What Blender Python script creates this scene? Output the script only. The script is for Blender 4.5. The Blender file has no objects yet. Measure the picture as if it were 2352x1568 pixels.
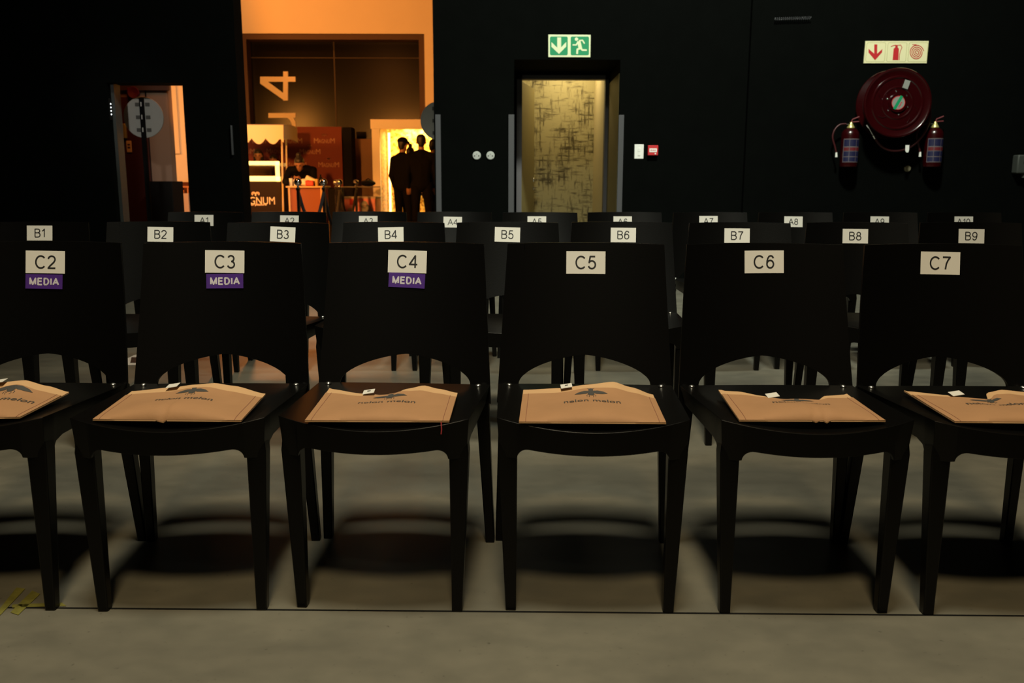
import bpy, bmesh, math, random
from mathutils import Vector, Matrix
R = math.radians
random.seed(7)
S = bpy.context.scene
COL = S.collection

# ------------------------------------------------------------------ camera
FPX, PITCH, ROLL, CAMZ = 2000.0, 10.2426, 0.1373, 0.977
cd = bpy.data.cameras.new('camera'); cam = bpy.data.objects.new('camera', cd); COL.objects.link(cam)
cd.sensor_width = 36.0; cd.lens = FPX / 2352 * 36.0; cd.clip_start = 0.05; cd.clip_end = 100
cam.matrix_world = Matrix.Translation((0, 0, CAMZ)) @ Matrix.Rotation(R(90 - PITCH), 4, 'X') @ Matrix.Rotation(R(ROLL), 4, 'Z')
cd.dof.use_dof = True; cd.dof.focus_distance = 2.7; cd.dof.aperture_fstop = 5.6
S.camera = cam
CM = cam.matrix_world.copy()

def ray(px, py):
    return (CM.to_3x3() @ Vector(((px - 1176) / FPX, -(py - 784) / FPX, -1.0))).normalized()
def P(px, py, Y):                       # a point of the photograph at the distance Y
    d = ray(px, py); return CM.translation + d * (Y / d.y)
def PZ(px, py, z):                      # a point of the photograph at the height z
    d = ray(px, py); return CM.translation + d * ((z - CAMZ) / d.z)

# ------------------------------------------------------------------ world, exposure, lights
w = bpy.data.worlds.new('world'); S.world = w; w.use_nodes = True
w.node_tree.nodes['Background'].inputs[0].default_value = (0.45, 0.55, 0.5, 1)
w.node_tree.nodes['Background'].inputs[1].default_value = 0.0015
S.view_settings.view_transform = 'Standard'; S.view_settings.look = 'None'
S.view_settings.exposure = 0.0; S.view_settings.gamma = 1.0
S.view_settings.use_curve_mapping = False
S.cycles.use_denoising = True
S.cycles.sample_clamp_indirect = 4.0

def lamp(name, kind, loc, target, power, color, size=1.0, size_y=None, angle=None, blend=0.6, radius=0.3):
    l = bpy.data.lights.new(name, kind); l.energy = power; l.color = color
    if kind == 'AREA':
        l.size = size
        if size_y: l.shape = 'RECTANGLE'; l.size_y = size_y
    if kind == 'SPOT':
        l.spot_size = R(angle); l.spot_blend = blend; l.shadow_soft_size = radius
    if kind == 'POINT': l.shadow_soft_size = radius
    o = bpy.data.objects.new(name, l); COL.objects.link(o)
    o.location = loc
    o.rotation_euler = (Vector(target) - Vector(loc)).to_track_quat('-Z', 'Y').to_euler()
    return o
# stage lamps on the rig above the camera; wall and left spots are added fill
lamp('stage_lamp_key', 'SPOT', (0.0, -1.1, 5.6), (0.0, 2.4, 0.3), 720, (1.0, 0.76, 0.42), angle=82, blend=1.0, radius=0.40)
lamp('stage_lamp_top', 'SPOT', (-0.1, 1.15, 7.2), (0.0, 2.6, 0.0), 1420, (1.0, 0.94, 0.72), angle=60, blend=1.0, radius=0.7)
lamp('stage_lamp_cool', 'SPOT', (-0.6, -2.0, 6.0), (-0.1, 5.2, 0.8), 1300, (0.90, 1.0, 0.88), angle=37, blend=0.9, radius=0.5)
lamp('wall_sign_fill', 'SPOT', (1.5, 4.2, 6.6), (1.6, 8.6, 2.2), 2500, (0.96, 1.0, 0.84), angle=112, blend=1.0, radius=0.3)  # unseen lamp added to brighten the signs and fittings on the wall
lamp('left_disc_fill', 'SPOT', (-0.3, -3.0, 3.3), (-3.9, 9.3, 1.6), 1000, (1.0, 0.95, 0.86), angle=6, blend=0.7, radius=0.15)  # unseen narrow spot added to brighten the left disc sign
# orange lamps of the hall behind the wall, plus an added annex fill
lamp('hall_lamp_low', 'AREA', (-5.85, 12.0, 2.5), (-3.9, 16.6, 1.9), 110, (1.0, 0.34, 0.05), size=0.45)
lamp('hall_lamp_high', 'SPOT', (-7.0, 13.4, 6.8), (-2.8, 18.0, 4.5), 1250, (1.0, 0.285, 0.05), angle=48, blend=0.6, radius=0.3)
lamp('hall_lamp_left', 'SPOT', (-8.6, 14.0, 3.2), (-6.9, 18.0, 1.9), 560, (1.0, 0.30, 0.035), angle=50, blend=1.0, radius=0.2)
lamp('hall_lamp_key', 'SPOT', (-3.35, 9.4, 2.05), (-2.9, 17.0, 1.6), 1350, (1.0, 0.33, 0.05), angle=62, blend=0.25, radius=0.08)
lamp('annex_fill', 'AREA', (-3.6, 9.4, 4.2), (-4.2, 11.2, 1.6), 26, (1.0, 0.30, 0.06), size=0.8)  # unseen fill added to warm the front of the annex wall
lamp('hall_lamp_spill', 'SPOT', (-3.0, 11.6, 5.2), (-1.85, 5.7, 0.0), 800, (1.0, 0.33, 0.09), angle=21, blend=1.0, radius=0.3)
lamp('corridor_lamp', 'AREA', (0.62, 10.45, 2.6), (0.70, 10.6, 0.0), 13, (1.0, 0.80, 0.46), size=0.3)
lamp('booth_lamp', 'AREA', (-1.75, 17.1, 2.0), (-1.75, 17.5, 0.8), 56, (1.0, 0.68, 0.20), size=0.9, size_y=0.3)

# ------------------------------------------------------------------ materials
MATS = {}
def mat(name, col, rough=0.6, metal=0.0, spec=0.5, emit=None, estr=0.0, noise=0.0, nscale=8.0, bump=0.0, bscale=60.0, coat=0.0):
    if name in MATS: return MATS[name]
    m = bpy.data.materials.new(name); m.use_nodes = True; MATS[name] = m
    n, l = m.node_tree.nodes, m.node_tree.links
    b = n['Principled BSDF']
    b.inputs['Base Color'].default_value = (*col, 1)
    b.inputs['Roughness'].default_value = rough; b.inputs['Metallic'].default_value = metal
    b.inputs['Specular IOR Level'].default_value = spec
    b.inputs['Coat Weight'].default_value = coat
    if emit: b.inputs['Emission Color'].default_value = (*emit, 1); b.inputs['Emission Strength'].default_value = estr
    tc = n.new('ShaderNodeTexCoord')
    if noise:
        t = n.new('ShaderNodeTexNoise'); t.inputs['Scale'].default_value = nscale; t.inputs['Detail'].default_value = 6
        l.new(tc.outputs['Object'], t.inputs['Vector'])
        mx = n.new('ShaderNodeMix'); mx.data_type = 'RGBA'
        mx.inputs[6].default_value = (*[c * (1 - noise) for c in col], 1)
        mx.inputs[7].default_value = (*[min(1, c * (1 + noise)) for c in col], 1)
        l.new(t.outputs['Fac'], mx.inputs[0]); l.new(mx.outputs[2], b.inputs['Base Color'])
    if bump:
        t2 = n.new('ShaderNodeTexNoise'); t2.inputs['Scale'].default_value = bscale; t2.inputs['Detail'].default_value = 4
        l.new(tc.outputs['Object'], t2.inputs['Vector'])
        bp = n.new('ShaderNodeBump'); bp.inputs['Strength'].default_value = bump; bp.inputs['Distance'].default_value = 0.004
        l.new(t2.outputs['Fac'], bp.inputs['Height']); l.new(bp.outputs['Normal'], b.inputs['Normal'])
    return m

M_CHAIR = mat('black_plastic', (0.0016, 0.0015, 0.0013), 0.33, spec=0.20, bump=0.03, bscale=220)
M_STUD = mat('stud_metal', (0.5, 0.5, 0.48), 0.3, 1.0)
M_PAPER = mat('white_paper', (0.62, 0.605, 0.565), 0.42, spec=0.4)
M_INK = mat('black_ink', (0.012, 0.012, 0.013), 0.5)
M_PURPLE = mat('purple_vinyl', (0.062, 0.022, 0.19), 0.35)
M_GREYINK = mat('pale_ink', (0.52, 0.50, 0.56), 0.5)
M_KRAFT = mat('kraft_paper', (0.335, 0.182, 0.090), 0.75, spec=0.2, noise=0.10, nscale=14, bump=0.15, bscale=90)
M_KRAFTIN = mat('kraft_inside', (0.50, 0.31, 0.16), 0.75, spec=0.2, noise=0.05, nscale=18)
M_PRINT = mat('dark_print', (0.045, 0.042, 0.038), 0.7)
M_REDTHREAD = mat('red_thread', (0.30, 0.02, 0.025), 0.7)
M_STITCH = mat('stitch_brown', (0.17, 0.055, 0.035), 0.8)
M_WALLBLK = mat('black_wall_paint', (0.0016, 0.0020, 0.0017), 0.85, spec=0.03, noise=0.25, nscale=5, bump=0.3, bscale=30)
M_BLACK = mat('matt_black', (0.006, 0.006, 0.006), 0.8, spec=0.1)
M_STEEL = mat('grey_steel', (0.065, 0.066, 0.072), 0.5, 0.2)
M_FRAME = mat('dark_frame_paint', (0.11, 0.105, 0.115), 0.5)
M_CHROME = mat('chrome', (0.75, 0.75, 0.75), 0.10, 1.0)
M_RED = mat('red_enamel', (0.022, 0.0006, 0.0012), 0.25, coat=0.25)  # enamel darkened: the dim light at the reel is put into the colour
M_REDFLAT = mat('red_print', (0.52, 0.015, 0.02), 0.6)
M_WHITE = mat('white_plastic', (0.80, 0.81, 0.77), 0.4)
M_CREAM = mat('pale_sign_cream', (0.80, 0.76, 0.46), 0.5)
M_SIGNPALE = mat('pale_sign_green', (0.74, 0.80, 0.52), 0.5)
M_GREEN = mat('sign_green', (0.0, 0.27, 0.105), 0.5)
M_OLIVE = mat('olive_line', (0.42, 0.42, 0.16), 0.6)
M_BRASS = mat('brass', (0.62, 0.56, 0.20), 0.35, 0.6)
M_NAVY = mat('navy_print', (0.008, 0.009, 0.045), 0.5)
M_DIMCARD = mat('dim_card', (0.25, 0.26, 0.235), 0.6)  # white card greyed, the low light at the reel painted in
M_DIMLABEL = mat('dim_label', (0.11, 0.09, 0.10), 0.6)  # label darkened, low light put into its colour
M_DIMRED = mat('dim_red_print', (0.11, 0.004, 0.008), 0.6)  # shaded copy of the red, low light put into its colour
M_HALLWHITE = mat('hall_wall_paint', (0.74, 0.70, 0.64), 0.8, spec=0.2, noise=0.04, nscale=2)
M_DARKPANEL = mat('dark_gloss_panel', (0.0015, 0.0008, 0.0003), 0.23, spec=0.20, noise=0.15, nscale=3, bump=0.03, bscale=6)
M_BROWNFRAME = mat('brown_frame', (0.05, 0.020, 0.012), 0.6)
M_JOINT = mat('joint_brown', (0.022, 0.010, 0.006), 0.6)
M_DARKDOOR = mat('dark_red_door', (0.055, 0.012, 0.010), 0.5)
M_BACKDROP = mat('red_brown_cloth', (0.17, 0.045, 0.035), 0.75, spec=0.15)
M_COPPER = mat('copper_print', (0.34, 0.16, 0.10), 0.5)
M_CREAMCLOTH = mat('cream_canvas', (0.78, 0.68, 0.44), 0.8)
M_CARTBROWN = mat('cart_brown', (0.014, 0.005, 0.003), 0.45, spec=0.25)
M_CARTLOGO = mat('cart_logo_gold', (0.85, 0.60, 0.34), 0.5, emit=(1.0, 0.42, 0.12), estr=0.35)
M_LIGHTBOX = mat('lit_box', (1, 0.8, 0.4), 0.4, emit=(1.0, 0.60, 0.16), estr=2.6)
M_TUBE = mat('lit_tube', (1, 0.8, 0.5), 0.4, emit=(1.0, 0.66, 0.22), estr=4.0)
M_LED = mat('lit_led', (1, 1, 1), 0.4, emit=(0.9, 0.95, 1.0), estr=1.6)
M_TABLECLOTH = mat('rust_tablecloth', (0.26, 0.085, 0.045), 0.8)
M_WOODPALE = mat('pale_wood', (0.62, 0.42, 0.24), 0.5)
M_PINK = mat('pink_print', (0.62, 0.20, 0.22), 0.5, noise=0.25, nscale=4)
M_GREYBLUE = mat('grey_blue_print', (0.16, 0.17, 0.19), 0.5, noise=0.4, nscale=9)
M_BOXPINK = mat('pinkish_board', (0.42, 0.33, 0.30), 0.7)
M_DISC = mat('grey_disc_board', (0.50, 0.50, 0.46), 0.7, noise=0.05, nscale=20)
M_PAD = mat('dark_pad', (0.11, 0.11, 0.10), 0.8)
M_YELLOW = mat('yellow_floor_tape', (0.15, 0.14, 0.025), 0.6, noise=0.5, nscale=60)
M_CURTAIN = mat('red_vinyl', (0.5, 0.03, 0.02), 0.4)
M_SKIN = mat('skin', (0.30, 0.15, 0.09), 0.5)
M_HAIR = mat('black_hair', (0.010, 0.008, 0.007), 0.5)
M_CLOTH = mat('black_cloth', (0.004, 0.004, 0.0044), 0.9, spec=0.05)
M_DENIM = mat('dark_trousers', (0.004, 0.004, 0.005), 0.9, spec=0.05)
M_BROWNCLOTH = mat('brown_cloth', (0.15, 0.08, 0.04), 0.85)

def mat_glass():
    m = bpy.data.materials.new('clear_glass'); m.use_nodes = True
    n, l = m.node_tree.nodes, m.node_tree.links
    n.remove(n['Principled BSDF'])
    t = n.new('ShaderNodeBsdfTransparent'); t.inputs[0].default_value = (0.93, 0.93, 0.92, 1)
    g = n.new('ShaderNodeBsdfGlossy'); g.inputs['Roughness'].default_value = 0.06
    mx = n.new('ShaderNodeMixShader'); mx.inputs[0].default_value = 0.10
    l.new(t.outputs[0], mx.inputs[1]); l.new(g.outputs[0], mx.inputs[2]); l.new(mx.outputs[0], n['Material Output'].inputs[0])
    return m
M_GLASS = mat_glass()

def mat_concrete():
    m = bpy.data.materials.new('polished_concrete'); m.use_nodes = True
    n, l = m.node_tree.nodes, m.node_tree.links; b = n['Principled BSDF']
    tc = n.new('ShaderNodeTexCoord')
    def noise(scale, detail, stretch=(1, 1, 1), dist=0.0):
        mp = n.new('ShaderNodeMapping'); mp.inputs['Scale'].default_value = stretch
        l.new(tc.outputs['Object'], mp.inputs['Vector'])
        t = n.new('ShaderNodeTexNoise'); t.inputs['Scale'].default_value = scale; t.inputs['Detail'].default_value = detail
        t.inputs['Distortion'].default_value = dist
        l.new(mp.outputs[0], t.inputs['Vector']); return t
    a = noise(1.6, 8, (1, 1.7, 1), 0.6); c = noise(9, 8, (1, 1.5, 1)); d = noise(70, 3)
    r = n.new('ShaderNodeValToRGB'); r.color_ramp.elements[0].position = 0.30; r.color_ramp.elements[1].position = 0.72
    r.color_ramp.elements[0].color = (0.118, 0.112, 0.092, 1); r.color_ramp.elements[1].color = (0.165, 0.156, 0.126, 1)
    l.new(a.outputs['Fac'], r.inputs[0])
    r2 = n.new('ShaderNodeValToRGB'); r2.color_ramp.elements[0].position = 0.30; r2.color_ramp.elements[1].position = 0.75
    r2.color_ramp.elements[0].color = (0.86, 0.87, 0.85, 1); r2.color_ramp.elements[1].color = (1.10, 1.09, 1.05, 1)
    l.new(c.outputs['Fac'], r2.inputs[0])
    r3 = n.new('ShaderNodeValToRGB'); r3.color_ramp.elements[0].position = 0.22; r3.color_ramp.elements[1].position = 0.34
    r3.color_ramp.elements[0].color = (0.62, 0.62, 0.62, 1); r3.color_ramp.elements[1].color = (1, 1, 1, 1)
    l.new(d.outputs['Fac'], r3.inputs[0])
    def mul(x, y):
        q = n.new('ShaderNodeMix'); q.data_type = 'RGBA'; q.blend_type = 'MULTIPLY'; q.inputs[0].default_value = 1
        l.new(x, q.inputs[6]); l.new(y, q.inputs[7]); return q.outputs[2]
    col = mul(mul(r.outputs[0], r2.outputs[0]), r3.outputs[0])
    l.new(col, b.inputs['Base Color'])
    rr = n.new('ShaderNodeMapRange'); rr.inputs['To Min'].default_value = 0.34; rr.inputs['To Max'].default_value = 0.52
    l.new(c.outputs['Fac'], rr.inputs['Value']); l.new(rr.outputs[0], b.inputs['Roughness'])
    b.inputs['Specular IOR Level'].default_value = 0.42
    return m
M_FLOOR = mat_concrete()

def mat_wallpaper():
    m = bpy.data.materials.new('brushed_gold_wallpaper'); m.use_nodes = True
    n, l = m.node_tree.nodes, m.node_tree.links; b = n['Principled BSDF']
    tc = n.new('ShaderNodeTexCoord')
    def noise(scale, st, detail=6):
        mp = n.new('ShaderNodeMapping'); mp.inputs['Scale'].default_value = st
        l.new(tc.outputs['Object'], mp.inputs['Vector'])
        t = n.new('ShaderNodeTexNoise'); t.inputs['Scale'].default_value = scale; t.inputs['Detail'].default_value = detail
        t.inputs['Roughness'].default_value = 0.65
        l.new(mp.outputs[0], t.inputs['Vector']); return t.outputs['Fac']
    h = noise(9, (0.7, 1, 5.0)); v = noise(9, (5.0, 1, 0.7)); big = noise(2.6, (1, 1, 1), 3)
    mx = n.new('ShaderNodeMath'); mx.operation = 'MINIMUM'; l.new(h, mx.inputs[0]); l.new(v, mx.inputs[1])
    ad = n.new('ShaderNodeMath'); ad.operation = 'MULTIPLY_ADD'; ad.inputs[1].default_value = 0.55
    l.new(big, ad.inputs[0]); l.new(mx.outputs[0], ad.inputs[2])
    r = n.new('ShaderNodeValToRGB')
    r.color_ramp.elements[0].position = 0.61; r.color_ramp.elements[0].color = (0.075, 0.058, 0.018, 1)
    r.color_ramp.elements[1].position = 0.76; r.color_ramp.elements[1].color = (0.46, 0.40, 0.19, 1)
    l.new(ad.outputs[0], r.inputs[0]); l.new(r.outputs[0], b.inputs['Base Color'])
    b.inputs['Roughness'].default_value = 0.6
    return m
M_WALLPAPER = mat_wallpaper()
M_GOLDDOOR = mat('olive_door_paint', (0.20, 0.165, 0.06), 0.5)
M_GOLDWALL = mat('pale_gold_plaster', (0.62, 0.52, 0.27), 0.6, noise=0.08, nscale=25)

def mat_sequin(nm, c0, c1, sc):
    m = bpy.data.materials.new(nm); m.use_nodes = True
    n, l = m.node_tree.nodes, m.node_tree.links; b = n['Principled BSDF']
    tc = n.new('ShaderNodeTexCoord'); v = n.new('ShaderNodeTexVoronoi'); v.inputs['Scale'].default_value = sc
    l.new(tc.outputs['Object'], v.inputs['Vector'])
    r = n.new('ShaderNodeValToRGB'); r.color_ramp.elements[0].position = 0.15; r.color_ramp.elements[1].position = 0.9
    r.color_ramp.elements[0].color = (*c0, 1); r.color_ramp.elements[1].color = (*c1, 1)
    sp = n.new('ShaderNodeSeparateColor'); l.new(v.outputs['Color'], sp.inputs[0])
    l.new(sp.outputs[0], r.inputs[0]); l.new(r.outputs[0], b.inputs['Base Color'])
    b.inputs['Roughness'].default_value = 0.35; b.inputs['Metallic'].default_value = 0.25
    return m
M_SEQUIN = mat_sequin('gold_sequins', (0.42, 0.20, 0.02), (0.95, 0.72, 0.26), 26)
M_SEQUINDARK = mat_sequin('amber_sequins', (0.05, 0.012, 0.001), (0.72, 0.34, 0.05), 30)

# ------------------------------------------------------------------ mesh helpers: every shape is (verts, faces)
def box(x0, x1, y0, y1, z0, z1):
    v = [(x, y, z) for z in (z0, z1) for y in (y0, y1) for x in (x0, x1)]
    return v, [(0, 2, 3, 1), (4, 5, 7, 6), (0, 1, 5, 4), (2, 6, 7, 3), (0, 4, 6, 2), (1, 3, 7, 5)]
def hexa(b, t):                                    # four bottom and four top points (counter-clockwise from above)
    return list(map(tuple, b)) + list(map(tuple, t)), [(3, 2, 1, 0), (4, 5, 6, 7)] + [(i, (i + 1) % 4, 4 + (i + 1) % 4, 4 + i) for i in range(4)]
def tube(pts, r, seg=10, cap=True):
    pts = [Vector(p) for p in pts]; rs = r if isinstance(r, (list, tuple)) else [r] * len(pts)
    v, f = [], []; up = None
    for i, p in enumerate(pts):
        t = (pts[min(i + 1, len(pts) - 1)] - pts[max(i - 1, 0)]).normalized()
        if up is None:
            up = Vector((0, 0, 1)) if abs(t.z) < 0.9 else Vector((0, 1, 0))
        a = (up - t * up.dot(t)).normalized(); up = a; b = t.cross(a)
        for k in range(seg):
            q = 2 * math.pi * k / seg
            v.append(tuple(p + (a * math.cos(q) + b * math.sin(q)) * rs[i]))
    for i in range(len(pts) - 1):
        for k in range(seg):
            k2 = (k + 1) % seg
            f.append((i * seg + k, i * seg + k2, (i + 1) * seg + k2, (i + 1) * seg + k))
    if cap:
        f.append(tuple(range(seg))[::-1]); f.append(tuple(range((len(pts) - 1) * seg, len(pts) * seg)))
    return v, f
def lathe(prof, c, axis='Z', seg=32):              # prof: (radius, height along the axis)
    v, f = [], []; c = Vector(c)
    for r, h in prof:
        for k in range(seg):
            q = 2 * math.pi * k / seg; x, y = r * math.cos(q), r * math.sin(q)
            v.append(tuple(c + (Vector((x, y, h)) if axis == 'Z' else Vector((x, h, y)) if axis == 'Y' else Vector((h, x, y)))))
    n = len(prof)
    for i in range(n - 1):
        for k in range(seg):
            k2 = (k + 1) % seg; q = (i * seg + k, i * seg + k2, (i + 1) * seg + k2, (i + 1) * seg + k)
            f.append(q if axis != 'Y' else q[::-1])
    f.append(tuple(range(seg))[::-1] if axis != 'Y' else tuple(range(seg)))
    e = tuple(range((n - 1) * seg, n * seg)); f.append(e if axis != 'Y' else e[::-1])
    return v, f
def ball(c, r, seg=20, rings=12):
    sx, sy, sz = r if isinstance(r, (tuple, list)) else (r, r, r)
    v = [(c[0], c[1], c[2] - sz)]; f = []
    for i in range(1, rings):
        a = math.pi * i / rings - math.pi / 2
        for k in range(seg):
            q = 2 * math.pi * k / seg
            v.append((c[0] + sx * math.cos(a) * math.cos(q), c[1] + sy * math.cos(a) * math.sin(q), c[2] + sz * math.sin(a)))
    v.append((c[0], c[1], c[2] + sz)); L = len(v) - 1
    for k in range(seg):
        k2 = (k + 1) % seg
        f.append((0, 1 + k2, 1 + k)); f.append((L, L - seg + k, L - seg + k2))
        for i in range(rings - 2):
            f.append((1 + i * seg + k, 1 + i * seg + k2, 1 + (i + 1) * seg + k2, 1 + (i + 1) * seg + k))
    return v, f
def slab(pts, d):                                   # planar outline thickened along the vector d
    n = len(pts); d = Vector(d)
    v = [tuple(p) for p in pts] + [tuple(Vector(p) + d) for p in pts]
    return v, [tuple(range(n)), tuple(range(2 * n - 1, n - 1, -1))] + [(i, n + i, n + (i + 1) % n, (i + 1) % n) for i in range(n)]
def grid(fn, nu, nv):
    v = [tuple(fn(i / nu, j / nv)) for j in range(nv + 1) for i in range(nu + 1)]
    f = [(j * (nu + 1) + i, j * (nu + 1) + i + 1, (j + 1) * (nu + 1) + i + 1, (j + 1) * (nu + 1) + i) for j in range(nv) for i in range(nu)]
    return v, f
def shell(fa, fb, nu, nv):                          # two grids joined along their rims into one closed body
    v1, f1 = grid(fa, nu, nv); v2, f2 = grid(fb, nu, nv); o = len(v1)
    rim = [i for i in range(nu + 1)] + [j * (nu + 1) + nu for j in range(1, nv + 1)] + [nv * (nu + 1) + i for i in range(nu - 1, -1, -1)] + [j * (nu + 1) for j in range(nv - 1, 0, -1)]
    f = f1 + [tuple(x + o for x in q[::-1]) for q in f2]
    for i in range(len(rim)):
        a, b = rim[i], rim[(i + 1) % len(rim)]; f.append((a, o + a, o + b, b))
    return v1 + v2, f
def stroke(pts, wd):                                # flat outline pieces of a thick polyline, in 2D
    out = []
    for (x0, y0), (x1, y1) in zip(pts, pts[1:]):
        L = math.hypot(x1 - x0, y1 - y0) or 1e-6; nx, ny = -(y1 - y0) / L * wd / 2, (x1 - x0) / L * wd / 2
        out.append([(x0 + nx, y0 + ny), (x1 + nx, y1 + ny), (x1 - nx, y1 - ny), (x0 - nx, y0 - ny)])
    for x, y in pts[1:-1]:
        out.append([(x + wd / 2 * math.cos(k * math.pi / 5), y + wd / 2 * math.sin(k * math.pi / 5)) for k in range(10)])
    return out
def circ(x, y, r, n=24, ry=None):
    return [(x + r * math.cos(2 * math.pi * k / n), y + (ry or r) * math.sin(2 * math.pi * k / n)) for k in range(n)]

def make(name, geoms, m, parent=None, smooth=35, bevel=0.0, local=False, recalc=True):
    if isinstance(geoms, tuple): geoms = [geoms]
    off = Vector((0, 0, 0))
    if parent is not None and not local:
        p = parent
        while p is not None: off += p.location; p = p.parent
    V, F = [], []
    for v, f in geoms:
        o = len(V); V += [tuple(Vector(p) - off) for p in v]; F += [tuple(i + o for i in q) for q in f]
    me = bpy.data.meshes.new(name); me.from_pydata(V, [], F); me.update()
    if recalc:
        bm = bmesh.new(); bm.from_mesh(me); bmesh.ops.recalc_face_normals(bm, faces=bm.faces); bm.to_mesh(me); bm.free()
    me.materials.append(m)
    if smooth:
        me.shade_smooth(); me.set_sharp_from_angle(angle=R(smooth))
    ob = bpy.data.objects.new(name, me); COL.objects.link(ob)
    if parent is not None: ob.parent = parent
    if bevel:
        b = ob.modifiers.new('bevel', 'BEVEL'); b.width = bevel; b.segments = 2; b.limit_method = 'ANGLE'; b.angle_limit = R(40)
    return ob
def tag(o, label, cat, group=None):
    o['label'] = label; o['category'] = cat
    if group: o['group'] = group
    return o
def thing(name, label, cat, loc=(0, 0, 0), group=None):
    o = bpy.data.objects.new(name, None); COL.objects.link(o); o.location = loc; o.empty_display_size = 0.05
    return tag(o, label, cat, group)
def struct(name, geoms, m, **k):
    o = make(name, geoms, m, **k); o['kind'] = 'structure'; return o

# lettering as flat outlines: built-in font, scaled so that the capital height is 1
_tc = {}
def glyphs(s, bold=0.0, spacing=1.0):
    k = (s, bold, spacing)
    if k in _tc: return _tc[k]
    cu = bpy.data.curves.new('lettering', 'FONT'); cu.body = s; cu.size = 1.0; cu.offset = bold; cu.space_character = spacing
    cu.resolution_u = 5
    o = bpy.data.objects.new('lettering', cu); COL.objects.link(o)
    dg = bpy.context.evaluated_depsgraph_get(); dg.update()
    me = o.evaluated_get(dg).to_mesh()
    v = [(a.co.x, a.co.y) for a in me.vertices]; f = [tuple(p.vertices) for p in me.polygons]
    o.evaluated_get(dg).to_mesh_clear(); bpy.data.objects.remove(o); bpy.data.curves.remove(cu)
    _tc[k] = (v, f); return v, f
def ell(cx, cy, rx, ry, a0, a1, n=18):
    return [(cx + rx * math.cos(R(a0 + (a1 - a0) * k / n)), cy + ry * math.sin(R(a0 + (a1 - a0) * k / n))) for k in range(n + 1)]
_six = [(.06, .32), (.07, .55), (.12, .78), (.21, .94), (.31, 1.0), (.41, .98), (.48, .92), (.53, .80)]
LET = {'A': (.76, [[(0, 0), (.38, 1), (.76, 0)], [(.14, .35), (.62, .35)]]),
       'B': (.66, [[(.06, 0), (.06, 1), (.36, 1)] + ell(.36, .77, .22, .23, 90, -90) + [(.06, .54)], [(.36, .54)] + ell(.36, .27, .26, .27, 90, -90) + [(.06, 0)]]),
       'C': (.78, [ell(.40, .5, .36, .5, 42, 318, 30)]), 'M': (.86, [[(.06, 0), (.06, 1), (.43, .02), (.80, 1), (.80, 0)]]),
       'E': (.62, [[(.60, 1), (.06, 1), (.06, 0), (.62, 0)], [(.06, .53), (.56, .53)]]), 'D': (.72, [[(.06, 0), (.06, 1), (.32, 1)] + ell(.32, .5, .34, .5, 90, -90, 24) + [(.06, 0)]]),
       'I': (.12, [[(.06, 0), (.06, 1)]]), '0': (.60, [ell(.30, .5, .25, .5, 0, 360, 30)]), '1': (.40, [[(.06, .74), (.20, .84), (.32, 1), (.32, 0)]]),
       '2': (.60, [ell(.29, .73, .25, .27, 170, -20) + [(.44, .48), (.16, .18), (.04, 0), (.57, 0)]]), '3': (.58, [ell(.28, .76, .21, .24, 160, -85), ell(.28, .27, .25, .27, 85, -160)]),
       '4': (.62, [[(.44, 0), (.44, 1), (.02, .28), (.60, .28)]]), '5': (.60, [[(.53, 1), (.17, 1), (.09, .50)] + ell(.29, .32, .26, .32, 130, -160)]),
       '6': (.60, [_six, ell(.30, .31, .24, .31, 0, 360, 26)]), '7': (.58, [[(.03, 1), (.56, 1), (.42, .76), (.30, .46), (.24, 0)]]),
       '8': (.60, [ell(.30, .76, .20, .24, 0, 360, 24), ell(.30, .27, .25, .27, 0, 360, 26)]), '9': (.60, [[(.60 - x, 1 - y) for x, y in _six], ell(.30, .69, .24, .31, 0, 360, 26)])}
def letters(s, height, weight, gap, fn, wide=1.0):
    """plain lettering drawn with strokes of one weight (a share of the capital height), centred on (0, 0)"""
    tot = sum(LET[c][0] * wide for c in s) + gap * (len(s) - 1); x0 = -tot / 2; V, F = [], []
    for c in s:
        wd_, lines = LET[c]
        for ln in lines:
            for q in stroke([(x0 + x * wide, weight / 2 + y * (1 - weight) - .5) for x, y in ln], weight):
                o = len(V); V += [tuple(fn(x * height, y * height)) for x, y in q]; F.append(tuple(range(o, o + len(q))))
        x0 += wd_ * wide + gap
    return V, F
def text(s, width, fn, bold=0.0, spacing=1.0, height=None):
    """lettering centred on (0,0), total width given; fn maps flat (x, y) to a point in space"""
    v, f = glyphs(s, bold, spacing)
    x0, x1 = min(a[0] for a in v), max(a[0] for a in v); y0, y1 = min(a[1] for a in v), max(a[1] for a in v)
    k = width / (x1 - x0); ky = k if height is None else height / (y1 - y0)
    return [tuple(fn((a - (x0 + x1) / 2) * k, (b - (y0 + y1) / 2) * ky)) for a, b in v], f
def front(cx, cy, cz, rot=0.0):                     # flat on a plane that faces the camera side (-y)
    c, s = math.cos(R(rot)), math.sin(R(rot))
    return lambda x, y: (cx + x * c - y * s, cy, cz + x * s + y * c)

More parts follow.
